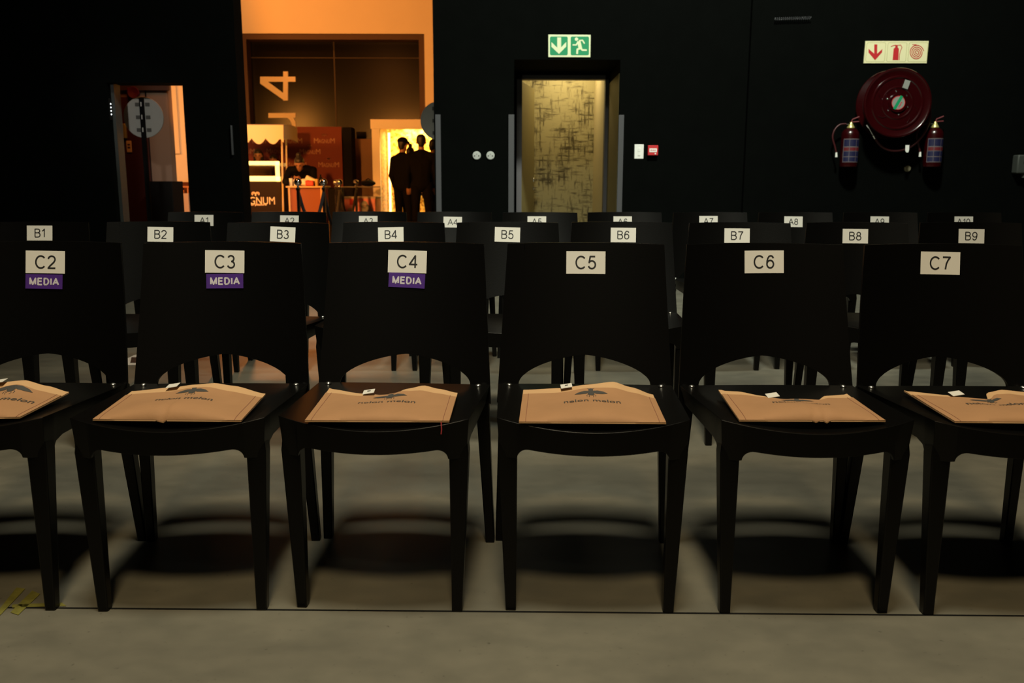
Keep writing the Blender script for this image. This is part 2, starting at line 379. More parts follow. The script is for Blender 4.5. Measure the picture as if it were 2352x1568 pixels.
# ------------------------------------------------------------------ the setting
W = 8.6                                              # front face of the back wall
WB = 8.85
def X(px, py, Y=W): return P(px, py, Y).x
def Zz(px, py, Y=W): return P(px, py, Y).z
struct('floor', box(-12, 9, -3.5, 19.0, -0.2, 0.0), M_FLOOR, smooth=0)
xl0, xl1, zl = X(245, 200), X(419, 200), Zz(330, 190)
xo0, xo1 = X(556, 60, WB), X(994, 60)
xr0, xr1, zr = X(1181, 140), X(1425, 140), Zz(1300, 137)
HT = 9.0
struct('wall_back', [box(-12, xl0, W, WB, 0, HT), box(xl0, xl1, W, WB, zl, HT), box(xl1, xo0, W, WB, 0, HT),
                     box(xo1, xr0, W, 9.6, 0, HT), box(xr0, xr1, W, 9.6, zr, HT), box(xr1, 9, W, 9.6, 0, HT), box(xr0 - .3, X(1188, 200, 9.6), 9.6, 9.66, 0, HT), box(X(1396, 200, 9.6), xr1 + .3, 9.6, 9.66, 0, HT), box(xr0, xr1, 9.6, 9.66, Zz(1290, 175, 9.6), HT)], M_WALLBLK, smooth=0)
struct('trim_pilaster', box(X(1716, 200), X(1766, 200), W - 0.06, W, 0, HT), M_WALLBLK, smooth=0)
# floor joint and tape
a, b = PZ(15, 1395.5, 0), PZ(2400, 1415, 0)
struct('trim_floor_joint', slab([(a.x, a.y - .003, .0008), (b.x, b.y - .003, .0008), (b.x, b.y + .003, .0008), (a.x, a.y + .003, .0008)], (0, 0, .0004)), M_BLACK, smooth=0)
def tape(quads, label):
    o = make('floor_tape', [slab([PZ(x, y, 0.0012) for x, y in q], (0, 0, 0.0006)) for q in quads], M_YELLOW, smooth=0)
    return tag(o, label, 'tape', 'yellow tape marks on the floor')
tape([[(-22, 1425), (2, 1411), (58, 1352), (38, 1349)]], 'long slanting yellow tape strip on the floor, nearest the left picture edge')
tape([[(24, 1406), (42, 1412), (92, 1364), (74, 1356)]], 'shorter slanting yellow tape strip on the floor, second from the left edge')
tape([[(28, 1388), (28, 1395), (152, 1391), (142, 1384)]], 'yellow tape strip lying across the two slanting strips along the floor joint')
# sheet of paper on the floor under the middle row
pv = [PZ(281, 838, .002), PZ(330, 838, .002), PZ(345, 806, .002), PZ(307, 816, .002), PZ(280, 829, .002)]
fp = thing('floor_notice', 'white printed notice lying on the floor between the chairs signed C2 and C3', 'notice', (pv[0].x, pv[0].y, 0))
make('sheet', slab(pv, (0, 0, .001)), M_PAPER, fp, smooth=0)
make('lettering', slab([PZ(299, 833, .0035), PZ(330, 833, .0035), PZ(330, 820, .0035), PZ(302, 820, .0035)], (0, 0, .0003)), M_INK, fp, smooth=0)

# ------------------------------------------------------------------ chairs
def wz(z):                                            # half width of the back at the height z
    return 0.2085 + (0.82 - z) / 0.36 * 0.0215
def yback(s, z):                                      # front face of the back, s = -1..1 across
    t = (0.82 - z) / 0.36
    return -0.072 * t + 0.012 * t * (1 - t) * 1.6 + 0.034 * (1 - s * s)
def back_front(x, z):
    s = max(-1.0, min(1.0, x / wz(z))); return yback(s, z)
OPA = 0.1755
def back_low(x):
    ax = abs(x)
    if ax <= OPA: return 0.450 + 0.074 * max(0.0, 1 - (ax / OPA) ** 1.38) ** 0.5
    return 0.450 - (0.450 - 0.405) * min(1.0, (ax - OPA) / 0.006) ** 0.5
def chair_back():
    xs = sorted(set([round(-OPA + 2 * OPA * i / 28, 5) for i in range(29)] + [sg * q for sg in (-1, 1) for q in (OPA + .001, OPA + .003, OPA + .006, .186, .2, .216, .226)] + [sg * q for sg in (-1, 1) for q in (.1665, .1705, .1732, .1748)]))
    xs = [-.23] + xs + [.23]
    nv = 14
    def pt(i, j, back):
        x0 = xs[i]; s = x0 / .23; zl_ = back_low(x0); zt = 0.82 + 0.002 * (1 - s * s)
        z = zl_ + (zt - zl_) * j / nv
        x = s * wz(z) if abs(x0) > OPA + .001 else x0 * (1 - 0.0) * (wz(z) / wz(0.47)) ** (abs(x0) / .23)
        s2 = max(-1, min(1, x / wz(z)))
        th = 0.013 * (1 - 0.35 * abs(s2) ** 6)
        return (x, yback(s2, z) + (th if back else 0), z)
    n = len(xs) - 1
    return shell(lambda u, v: pt(round(u * n), round(v * nv), False), lambda u, v: pt(round(u * n), round(v * nv), True), n, nv)
def seat_w(y):                                        # half width of the seat, y from -0.46 (front) to -0.05 (back)
    t = (y + 0.462) / 0.40; return 0.2141 + 0.016 * min(1, t)
def seat_xy(u, v):
    s = u * 2 - 1
    yf = -0.462 - 0.036 * (1 - s * s); yb = -0.074 + 0.034 * (1 - s * s)
    y = yf + (yb - yf) * v; t = v
    return s * (0.2141 + 0.0155 * t), y
def seat_z(u, v):
    s = u * 2 - 1
    return (0.443 + 0.023 * abs(s) ** 1.9) * (1 - v) + (0.4475 + 0.006 * s * s) * v - 0.006 * math.sin(math.pi * v) * (1 - s * s)
def chair_seat():
    us = sorted(set([round(i / 22, 4) for i in range(23)] + [round(.5 + sg * x / .4282, 4) for sg in (-1, 1) for x in (.136, .141, .146, .151, .156, .160, .163, .1655, .1675, .1688)]))
    vs = sorted(set([round(j / 14, 4) for j in range(15)] + [.02, .04, .06, .09, .11, .13]))
    nu, nv = len(us) - 1, len(vs) - 1
    def top(u, v):
        x, y = seat_xy(u, v); return Vector((x, y, seat_z(u, v)))
    V = [top(us[i], vs[j]) for j in range(nv + 1) for i in range(nu + 1)]
    F = [(j * (nu + 1) + i, j * (nu + 1) + i + 1, (j + 1) * (nu + 1) + i + 1, (j + 1) * (nu + 1) + i) for j in range(nv) for i in range(nu)]
    rim = [i for i in range(nu + 1)] + [j * (nu + 1) + nu for j in range(1, nv + 1)] + [nv * (nu + 1) + i for i in range(nu - 1, -1, -1)] + [j * (nu + 1) for j in range(nv - 1, 0, -1)]
    c = Vector((0, -.27, 0)); rings = []
    def fil(d): return -max(0.0, 0.028 - math.sqrt(max(0, 0.028 ** 2 - max(0, 0.028 - d) ** 2))) if d < 0.028 else 0.0
    for kind in (0, 1, 2):
        ring = []
        for q in rim:
            p = V[q]; i, j = q % (nu + 1), q // (nu + 1)
            if j == 0: zb = 0.3895 + 0.012 * min(1, abs(p.x) / .169) ** 2 + fil(max(0, 0.169 - abs(p.x)))
            elif j == nv: zb = 0.415
            else: zb = 0.4015 + fil(max(0, p.y + .415)) * 0.9 + 0.01 * vs[j]
            inn = 0.012 if kind else 0.0
            tuck = 0.007 if kind == 0 and (zb < .3985 and abs(p.x) > .17 or j > 0) else 0.0
            d_ = (inn + tuck) if 0 < j < nv else min(inn + tuck, max(0.0, abs(p.x) - .190))
            x = p.x - math.copysign(d_, p.x) if abs(p.x) > .02 else p.x; y = p.y + (inn + tuck if j == 0 else -inn if j == nv else 0)
            ring.append(Vector((x, y, zb if kind < 2 else p.z - 0.016)))
        rings.append(ring)
    loops = [rim]
    for ring in rings:
        o = len(V); V += ring; loops.append(list(range(o, o + len(ring))))
    for A, B in zip(loops, loops[1:]):
        for k in range(len(A)):
            k2 = (k + 1) % len(A); F.append((A[k], B[k], B[k2], A[k2]))
    # underside follows the top, 16 mm lower
    o = len(V); L = loops[-1]
    inner = {}
    for j in range(1, nv):
        for i in range(1, nu):
            inner[(i, j)] = len(V); p = V[j * (nu + 1) + i]; V.append(Vector((p.x * .943, p.y, p.z - .016)))
    pos = {q: L[k] for k, q in enumerate(rim)}
    def idx(i, j): return inner.get((i, j), pos.get(j * (nu + 1) + i))
    for j in range(nv):
        for i in range(nu): F.append((idx(i, j), idx(i, j + 1), idx(i + 1, j + 1), idx(i + 1, j)))
    return [tuple(p) for p in V], F
def front_leg(sg):
    b = [(.1705, -.4535), (.1945, -.4535), (.1945, -.4290), (.1705, -.4290)]
    m1 = [(.1690, -.4610), (.2125, -.4600), (.2125, -.4180), (.1690, -.4200)]
    t = [(.1700, -.4570), (.2085, -.4560), (.2085, -.4150), (.1700, -.4150)]
    def q(l, z): return [(sg * x, y, z) for x, y in l]
    a1 = hexa(q(b, 0), q(m1, .385)); V, F = a1
    o = len(V); V += q(t, .425)
    F = [f for f in F if f != (4, 5, 6, 7)] + [(4 + i, 4 + (i + 1) % 4, o + (i + 1) % 4, o + i) for i in range(4)] + [tuple(o + i for i in range(4))]
    return V, F
def rear_leg(sg):
    b = [(.2155, -.053), (.2395, -.053), (.2395, -.027), (.2155, -.027)]
    t = [(.194, -.094), (.2275, -.090), (.2275, -.052), (.194, -.058)]
    t2 = [(.192, -.084), (.2290, -.080), (.2290, -.052), (.192, -.058)]
    def q(l, z): return [(sg * x, y, z) for x, y in l]
    V, F = hexa(q(b, 0), q(t, .40)); o = len(V); V += q(t2, .450)
    F = [f for f in F if f != (4, 5, 6, 7)] + [(4 + i, 4 + (i + 1) % 4, o + (i + 1) % 4, o + i) for i in range(4)] + [tuple(o + i for i in range(4))]
    return V, F
proto = thing('stacking_chair', 'chair', 'chair')
make('seat', chair_seat(), M_CHAIR, proto, bevel=.0028, smooth=40)
make('backrest', chair_back(), M_CHAIR, proto, bevel=.003, smooth=40)
for sg in (-1, 1):
    make('leg', front_leg(sg), M_CHAIR, proto, bevel=.003)
for sg in (-1, 1):
    make('leg', rear_leg(sg), M_CHAIR, proto, bevel=.003)
for sg in (-1, 1):
    make('stud', ball((sg * .200, -.088, .4535), (.008, .008, .005), 12, 8), M_STUD, proto)
def copy_tree(o, parent=None):
    c = o.copy(); COL.objects.link(c); c.parent = parent
    for ch in o.children: copy_tree(ch, c)
    return c

CH = {'A1': (-1.692, 4.847, -3), 'A10': (2.623, 5.104, -2.5), 'A2': (-1.249, 4.917, -2.2), 'A3': (-0.807, 4.971, -0.4), 'A4': (-0.326, 4.970, -1.0),
      'A5': (0.155, 4.922, 0), 'A6': (0.637, 4.984, 0.5), 'A7': (1.126, 5.004, -0.3), 'A8': (1.620, 5.031, -1.4), 'A9': (2.120, 5.066, -2.1),
      'B1': (-1.915, 3.541, -2.5), 'B2': (-1.448, 3.591, 1.1), 'B3': (-0.947, 3.542, -5.0), 'B4': (-0.486, 3.598, -3.0), 'B5': (-0.019, 3.619, -0.4),
      'B6': (0.457, 3.662, -1.8), 'B7': (0.943, 3.637, -1.5), 'B8': (1.443, 3.673, -2.5), 'B9': (1.939, 3.713, -3.2),
      'C2': (-1.253, 2.331, -0.1), 'C3': (-0.773, 2.330, 1.2), 'C4': (-0.284, 2.338, -3.1), 'C5': (0.196, 2.331, -1.9), 'C6': (0.673, 2.325, 0.5), 'C7': (1.144, 2.319, 0.2)}
# sign centre on the photograph, tilt in degrees
SG = {'A1': (469, 506, 0), 'A2': (665, 507, -.5), 'A3': (846, 508, 0), 'A4': (1040, 510, -1), 'A5': (1233, 509, 0), 'A6': (1430, 509, 0), 'A7': (1627, 508, 0), 'A8': (1822, 509, -.5), 'A9': (2020, 509, -.5), 'A10': (2213, 509, 0),
      'B1': (92, 535, 0), 'B2': (369, 538, -1), 'B3': (650, 538, -2), 'B4': (898, 538.5, 1.5), 'B5': (1165.5, 538.5, -1.5), 'B6': (1431.5, 539.5, -.3), 'B7': (1692.5, 541, -.3), 'B8': (1964, 542, -.3), 'B9': (2230.5, 542, -.5),
      'C2': (105.5, 601.5, -.8), 'C3': (517, 600.5, -.8), 'C4': (936, 600.5, -1.2), 'C5': (1345.5, 602.5, 0), 'C6': (1754.5, 601, .5), 'C7': (2158.5, 604, -1)}
ROWN = {'A': 'back row', 'B': 'middle row', 'C': 'front row'}
def chair_sheet(root, name, m, cx, cz, wd, ht, rot, lift, word, lh, lm, weight, gap, wide=1.0, dx=0.0):
    c, s = math.cos(R(rot)), math.sin(R(rot))
    def at(x, z, d):
        xx, zz = cx + x * c - z * s, cz + x * s + z * c
        return (xx, back_front(xx, zz) - d, zz)
    sh = make(name, shell(lambda u, v: at((u - .5) * wd, (v - .5) * ht, lift + .0005), lambda u, v: at((u - .5) * wd, (v - .5) * ht, lift), 10, 4), m, root, local=True)
    make('lettering', letters(word, lh, weight, gap, lambda x, y: at(x + dx, y, lift + .0009), wide), lm, sh, local=True, smooth=0, recalc=False)
    return sh
CHAIR = {}
for i, k in enumerate(sorted(CH, key=lambda k: (-ord(k[0]), int(k[1:])))):
    r = proto if i == 0 else copy_tree(proto)
    x, y, a = CH[k]; r.location = (x, y, 0); r.rotation_euler = (0, 0, R(a))
    tag(r, 'black moulded plastic chair in the %s with a white sign reading %s' % (ROWN[k[0]], k), 'chair', 'black chairs of the ' + ROWN[k[0]])
    CHAIR[k] = r
    if i == 0: first = r
stk = {'C2': (103, 646, -1.0), 'C3': (517.5, 645, .3), 'C4': (935, 643.5, -2.5)}
def local_hit(k, px, py):                            # where the sight line meets the front of that chair's back
    x, y, a = CH[k]; Mi = (Matrix.Translation((x, y, 0)) @ Matrix.Rotation(R(a), 4, 'Z')).inverted()
    o = Mi @ CM.translation; d = (Mi.to_3x3() @ ray(px, py)); t = (0.0 - o.y) / d.y
    for _ in range(12):
        p = o + d * t; t += (back_front(p.x, p.z) - p.y) / d.y
    return o + d * t
for k, r in CHAIR.items():
    px, py, rot = SG[k]; h = local_hit(k, px, py)
    chair_sheet(r, 'seat_sign', M_PAPER, h.x, h.z, .1055, .0600, rot, .0006, k, .0365, M_INK, .118, .13, 1.0)
    if k in stk:
        px, py, rot = stk[k]; h = local_hit(k, px, py)
        chair_sheet(r, 'media_sticker', M_PURPLE, h.x, h.z, .099, .0385, rot, .0022, 'MEDIA', .0205, M_GREYINK, .21, .23, .92)

# ------------------------------------------------------------------ paper bags on the front row
ZB = 0.460
BAGS = {  # front-left, front-right, back-left, back-right corners; back edge line; tag position; creases
    'C2': ((-150, 962), (46, 959), (-70, 905), (159, 902), [(-70, 900), (0, 880), (60, 875), (110, 888), (159, 902)], (6, 879), 'brown paper bag cut by the left picture edge, on the chair signed C2'),
    'C3': ((213, 964), (554, 967), (303, 900), (610, 906), [(303, 900), (400, 891), (450, 885), (495, 881.5), (540, 888), (610, 906)], (403, 890.5), 'brown paper bag with a crease in its front edge, on the chair signed C3'),
    'C4': ((700, 967), (1032, 968), (757, 893), (1051, 904), [(757, 893), (840, 904), (897, 908), (940, 894), (975, 887), (1010, 895), (1051, 904)], (856, 904.5), 'brown paper bag with a red thread hanging off the seat, on the chair signed C4'),
    'C5': ((1192, 970), (1530, 972), (1202, 897), (1500, 908), [(1202, 897), (1290, 893), (1350, 885), (1409, 878.5), (1450, 891), (1500, 908)], (1302, 891), 'brown paper bag with its beetle print fully visible, on the chair signed C5'),
    'C6': ((1698, 966), (2034, 967), (1650, 897), (1945, 906), [(1650, 897), (1695, 899), (1740, 909), (1780, 921), (1850, 921), (1890, 909), (1945, 906)], (1757, 910), 'brown paper bag sagging in the middle, on the chair signed C6'),
    'C7': ((2193, 969), (2490, 972), (2076, 898), (2365, 906), [(2076, 898), (2170, 908), (2225, 921), (2270, 903), (2300, 897), (2365, 903)], (2176, 911), 'brown paper bag cut by the right picture edge, on the chair signed C7')}
BELLY = {'C2': .018, 'C3': .028, 'C4': .017, 'C5': .020, 'C6': .022, 'C7': .016}
CREASE = {'C3': [(-.07, .010)], 'C6': [(.06, .006), (.20, .007)]}
def bag(k):
    fl, fr, bl, br, line, tg, label = BAGS[k]
    FL, FR, BL, BR = [PZ(*c, ZB + .002) for c in (fl, fr, bl, br)]
    ctr = (FL + FR + BL + BR) / 4
    root = thing('paper_bag', label, 'bag', (ctr.x, ctr.y, ZB), 'brown paper bags on the front row of chairs')
    def lerp_line(u):
        x = bl[0] + (br[0] - bl[0]) * u
        for (x0, y0), (x1, y1) in zip(line, line[1:]):
            if x <= x1 or (x1, y1) == line[-1]:
                t = (x - x0) / (x1 - x0); t = t * t * (3 - 2 * t) * .6 + t * .4; return x, y0 + (y1 - y0) * t
    def base(u, v): return (FL * (1 - u) + FR * u) * (1 - v) + (BL * (1 - u) + BR * u) * v
    def surf(u, v, lift=0.0):
        b0 = base(u, 1.0); x, yy = lerp_line(u)
        d = (ray(x, yy)); hit = PZ(x, yy, ZB + .002)
        up, fw = 0.0, 0.0
        if hit.y >= b0.y: up = (CM.translation + d * (b0.y / d.y)).z - ZB
        else: fw = hit.y - b0.y
        p = base(u, v); s = 2 * u - 1; e = v ** 2.3
        p.y += fw * e
        cr = sum(h * math.exp(-((s - c - .08 * v) / .035) ** 2) for c, h in CREASE.get(k, [])) * max(0, 1 - v * 2.2)
        bel = BELLY[k] * (1 - abs(s) ** 1.5) * math.sin(math.pi * min(1, v * 1.25) ** .55) * (1 - .55 * v)
        rip = .0012 * math.sin(7 * s + 3 * v + len(k) * 2 + ord(k[1])) * (1 - abs(s) ** 4) * math.sin(math.pi * v)
        p.z = ZB + .0035 + max(0, up) * e + bel + rip - cr * .8 + lift
        return p
    back = make('back_panel', shell(lambda u, v: surf(u, v, -.0012), lambda u, v: (*base(u, v).xy[:], ZB + .0004) if False else (surf(u, v).x, surf(u, v).y, ZB + .0004), 40, 24), M_KRAFTIN, root, smooth=60)
    VM = .83
    def gap(u, v): s = 2 * u - 1; return .0008 + (.0055 * (1 - abs(s) ** 1.5) * max(0, (v - .55) / .45) ** 2 if v > .55 else 0) * (1 + .5 * math.sin(5 * s + 1))
    def ftop(u, v): return surf(u, v * VM, gap(u, v))
    make('front_panel', shell(lambda u, v: ftop(u, v), lambda u, v: ftop(u, v) - Vector((0, 0, .0007)), 40, 24), M_KRAFT, root, smooth=60)
    for uu in (.045, .955):
        make('stitching', tube([ftop(uu, j / 20) + Vector((0, 0, .0002)) for j in range(21)], .0006, 6), M_STITCH, root)
    # printed beetle and the two words, lying on the front panel
    wd = (FR - FL).length
    def onbag(x, y): return ftop(.5 + x / wd, y) + Vector((0, 0, .0009))
    hgt = ((BL + BR) / 2 - (FL + FR) / 2).length * VM
    cx0 = .005
    def pt2(x, y): return onbag(cx0 + x, min(.985, .58 + y / hgt))
    def fine(s, width):
        v, f = text(s, width, lambda x, y: (x, y * 1.45, 0), .004)
        return [tuple(pt2(a[0], a[1])) for a in v], f
    pr = make('print', fine('nelon melon', .132), M_PRINT, root, smooth=0, recalc=False)
    def poly(pts): return [tuple(pt2(x, y * 1.35 + .066)) for x, y in pts], [tuple(range(len(pts)))]
    bug = [poly(circ(0, 0, .0085, 16, .013)), poly(circ(0, .014, .006, 12))]
    for s in (-1, 1):
        bug.append(poly([(s * .004, .010), (s * .016, .011), (s * .030, .006), (s * .040, -.003), (s * .026, -.005), (s * .012, -.004), (s * .005, .002)]))
        for st in (stroke([(s * .003, .018), (s * .009, .023), (s * .008, .030), (s * .003, .033)], .0016) + stroke([(s * .005, -.006), (s * .011, -.013), (s * .010, -.020)], .0010) + stroke([(s * .003, -.011), (s * .006, -.018), (s * .004, -.024)], .0010)):
            bug.append(poly(st))
    make('beetle_print', bug, M_PRINT, root, smooth=0, recalc=False)
    # white card tag at the mouth
    u0 = (tg[0] - bl[0]) / (br[0] - bl[0]); c0 = surf(u0, .955)
    T = [(-.014, -.016), (.014, -.014), (.0135, .013), (-.0145, .012)]
    tp = [c0 + Vector((x, y, (.0055) + y * .12 + (.004 if x > 0 else 0))) for x, y in T]
    tgo = make('tag', slab(tp, (0, 0, .0006)), M_PAPER, root, smooth=0)
    if k in ('C4', 'C5'):
        make('tag_mark', slab([c0 + Vector((x, y, .0072 + y * .12 + .002)) for x, y in [(-.004, -.003), (.004, .0), (.004, .003), (-.004, .0005)]], (0, 0, .0003)), M_INK, tgo, smooth=0)
    if k == 'C4':
        q = PZ(1014, 969, ZB + .004); q2 = P(1013.5, 976, q.y - .016); q3 = P(1013, 997, q.y - .024)
        make('thread', tube([q, q + Vector((0, -.01, .001)), q2, (q2 + q3) / 2 + Vector((.001, 0, 0)), q3], .0010, 6), M_REDTHREAD, root)
    return root
for k in BAGS: bag(k)

# ------------------------------------------------------------------ fittings on the black wall
def wallpoly(pts, Y, t): return slab([P(x, y, Y) for x, y in pts], (0, t, 0))
def z3(pts): return [(1060 + x / 3.484, 60 + y / 3.484) for x, y in pts]
def z4(pts): return [(1860 + x / 3.825, 70 + y / 3.825) for x, y in pts]
def rrect(x0, y0, x1, y1, r, n=5):
    out = []
    for cx, cy, a0 in ((x1 - r, y1 - r, 0), (x0 + r, y1 - r, 90), (x0 + r, y0 + r, 180), (x1 - r, y0 + r, 270)):
        for k in range(n + 1):
            a = R(a0 + 90 * k / n); out.append((cx + r * math.cos(a), cy + r * math.sin(a)))
    return out
def at_wall(px, py, dy=0.0): q = P(px, py, W); return (q.x, W + dy, q.z)
# green exit sign
es = thing('exit_sign', 'green and white exit sign with down arrow and running figure above the door', 'sign', at_wall(1308, 105))
make('board', wallpoly(z3([(695, 67), (1034, 69), (1031, 248), (695, 247)]), W - .012, .011), M_SIGNPALE, es, smooth=0)
pl = make('arrow_panel', wallpoly(z3(rrect(708, 83, 850, 232, 12)), W - .0135, .0012), M_GREEN, es, smooth=0)
make('arrow', wallpoly(z3([(766, 90), (797, 90), (797, 170), (838, 126), (838, 164), (780, 222), (720, 166), (720, 128), (766, 172)]), W - .015, .0012), M_SIGNPALE, pl, smooth=0)
pr = make('figure_panel', wallpoly(z3(rrect(874, 83, 1020, 232, 12)), W - .0135, .0012), M_GREEN, es, smooth=0)
man = [circ(920, 104, 14)] + stroke([(938, 120), (945, 150), (952, 182)], 28) + stroke([(934, 122), (918, 150), (889, 150)], 11) + stroke([(940, 116), (968, 113), (985, 140)], 11) \
    + stroke([(950, 178), (927, 186), (925, 223)], 15) + stroke([(952, 172), (966, 191), (1003, 192)], 14)
make('running_figure', [wallpoly(z3(q), W - .0150 - .00002 * i, .0012) for i, q in enumerate(man)], M_SIGNPALE, pr, smooth=0)
# fire equipment sign
fs = thing('fire_sign', 'cream sign with red arrow, extinguisher and hose spiral above the hose reel', 'sign', at_wall(2058, 120))
make('board', wallpoly(z4([(490, 92), (1045, 92), (1027, 287), (474, 287)]), W - .012, .011), M_CREAM, fs, smooth=0)
def sheared(pts): return [(x - (y - 92) * .083 + 8, y) for x, y in pts]
for x0, x1, nm in ((495, 664, 'arrow_box'), (680, 850, 'extinguisher_box'), (866, 1036, 'hose_box')):
    o1, i1 = rrect(x0, 106, x1, 275, 14), rrect(x0 + 3, 109, x1 - 3, 272, 12)
    n = len(o1); A = [P(*q, W - .0125) for q in z4(sheared(o1))]; B = [P(*q, W - .0125) for q in z4(sheared(i1))]
    make('outline', (list(map(tuple, A + B)), [(i, (i + 1) % n, n + (i + 1) % n, n + i) for i in range(n)]), M_OLIVE, fs, smooth=0)
make('arrow', wallpoly(z4([(567, 122), (593, 122), (592, 204), (638, 162), (634, 192), (573, 261), (516, 192), (516, 160), (566, 204)]), W - .0135, .001), M_REDFLAT, fs, smooth=0)
ext = [[(737, 160), (783, 160), (778, 260), (728, 260)], [(747, 150), (775, 150), (783, 162), (736, 162)], [(752, 128), (774, 128), (772, 152), (750, 152)]] + stroke([(712, 142), (735, 132), (760, 128)], 6) + stroke([(770, 130), (800, 128), (810, 150), (796, 180), (788, 215), (786, 260)], 5)
make('extinguisher_symbol', [wallpoly(z4(q), W - .0135 - .00002 * i, .001) for i, q in enumerate(ext)], M_REDFLAT, fs, smooth=0)
sp = [(938 + (5 + 56 * t / 100) * math.cos(t * .235 + 0.5), 193 + (5 + 60 * t / 100) * math.sin(t * .235 + .5)) for t in range(105)]
make('hose_symbol', [wallpoly(z4(q), W - .0135, .001) for q in stroke(sp, 7.0)[:104] + stroke([(938, 124), (900, 124)], 5)], M_REDFLAT, fs, smooth=0)
# hose reel
c = P(2063, 236, W - .27); c = Vector((c.x, W, c.z))
hr = thing('hose_reel', 'large red round fire hose reel mounted on the black wall', 'hose reel', c)
RR = .312
make('drum', lathe([(.05, 0), (.20, -.001), (.20, -.06), (.255, -.065), (.255, -.235), (.20, -.24)], c, 'Y', 48), mat('red_hose_wound', (0.03, 0.0015, 0.002), .5), hr)
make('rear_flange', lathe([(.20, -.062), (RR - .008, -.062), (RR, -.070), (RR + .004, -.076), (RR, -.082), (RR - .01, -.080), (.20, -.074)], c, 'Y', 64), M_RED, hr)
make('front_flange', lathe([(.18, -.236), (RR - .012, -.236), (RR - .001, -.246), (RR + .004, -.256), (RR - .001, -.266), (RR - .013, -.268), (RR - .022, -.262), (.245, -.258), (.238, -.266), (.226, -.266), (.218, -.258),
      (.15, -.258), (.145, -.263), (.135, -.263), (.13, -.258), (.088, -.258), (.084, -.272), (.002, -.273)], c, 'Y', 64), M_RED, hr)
hub = make('hub_sticker', lathe([(.062, -.2725), (.062, -.2745), (.001, -.2745)], c, 'Y', 40), M_DIMCARD, hr)
def disc_pt(x, z, d): return (c.x + x, c.y - d, c.z + z)
def rot2(pts, a): return [(x * math.cos(R(a)) - y * math.sin(R(a)), x * math.sin(R(a)) + y * math.cos(R(a))) for x, y in pts]
make('green_band', slab([disc_pt(x, z, .2765) for x, z in rot2([(-.066, -.009), (.066, -.009), (.066, .017), (-.066, .017)], 62)], (0, .001, 0)), M_GREEN, hub, smooth=0)
make('red_ring', [slab([disc_pt(x, z, .2757) for x, z in q], (0, .001, 0)) for q in stroke([(.060 * math.cos(R(k * 7.5)), .060 * math.sin(R(k * 7.5))) for k in range(49)], .005)[:48]], M_REDFLAT, hub, smooth=0)
make('red_marks', [slab([disc_pt(x, z, .2755) for x, z in rot2([(u, -.030), (u + .009, -.030), (u + .009, -.019), (u, -.019)], 62)], (0, .0008, 0)) for u in (-.032, -.018, -.004, .010)], M_REDFLAT, hub, smooth=0)
make('white_card', slab([disc_pt(x + .062, z + .165, .2735) for x, z in rot2([(-.026, -.038), (.026, -.038), (.026, .038), (-.026, .038)], -17)], (0, .003, 0)), M_DIMCARD, hr, smooth=0)
for k in range(6):
    a = R(k * 60 + 40)
    make('bolt', ball((c.x + .105 * math.cos(a), c.y - .258, c.z + .105 * math.sin(a)), (.008, .006, .008), 10, 6), M_CHROME, hr)
for a0 in (150, 215, 300, 335):
    a, a2 = R(a0), R(a0 + 18)
    make('pressed_rib', tube([(c.x + .205 * math.cos(a), c.y - .259, c.z + .205 * math.sin(a)), (c.x + .19 * math.cos((a + a2) / 2), c.y - .261, c.z + .19 * math.sin((a + a2) / 2)), (c.x + .155 * math.cos(a2), c.y - .259, c.z + .155 * math.sin(a2))], .004, 8), M_RED, hr)
hp = [P(x, y, Y) for x, y, Y in [(2134, 236, 8.45), (2136, 262, 8.44), (2131, 288, 8.44), (2118, 312, 8.44), (2098, 332, 8.44), (2072, 344, 8.44), (2045, 345, 8.44), (2024, 335, 8.44), (2010, 318, 8.44)]]
def smooth_pts(p, n=6):
    out = []
    for i in range(len(p) - 1):
        a, b, c_, d = p[max(0, i - 1)], p[i], p[i + 1], p[min(len(p) - 1, i + 2)]
        for k in range(n):
            t = k / n; out.append(.5 * ((2 * b) + (c_ - a) * t + (2 * a - 5 * b + 4 * c_ - d) * t * t + (3 * b - a - 3 * c_ + d) * t ** 3))
    return out + [p[-1]]
make('hose', tube(smooth_pts(hp), .0125, 10), mat('dark_red_rubber', (0.05, 0.003, 0.005), .5), hr)
nz = make('nozzle', tube([P(2010, 318, 8.44), P(2006, 311, 8.44), P(2005, 310, 8.44), P(1995, 292, 8.44)], [.014, .014, .006, .006], 10), M_CHROME, hr)
make('nozzle_tip', tube([P(1996, 294, 8.44), P(1991, 286, 8.44)], [.010, .016], 10), M_CHROME, hr)
make('hanging_tag', wallpoly([(2080, 333), (2088.5, 333), (2088, 345), (2086, 350), (2082, 350), (2079.5, 346)], 8.40, .004), M_WHITE, hr, smooth=0)
# round valve cap under the reel
q = Vector(at_wall(2083, 387)); tag(make('wall_valve', [lathe([(.030, 0), (.030, -.02), (.026, -.026), (.002, -.028)], q, 'Y', 28), ball((q.x - .027, q.y - .02, q.z + .008), .009, 10, 8)], mat('dull_brass', (.30, .27, .17), .45, .4)), 'small round metal valve cap on the wall below the hose reel', 'valve')
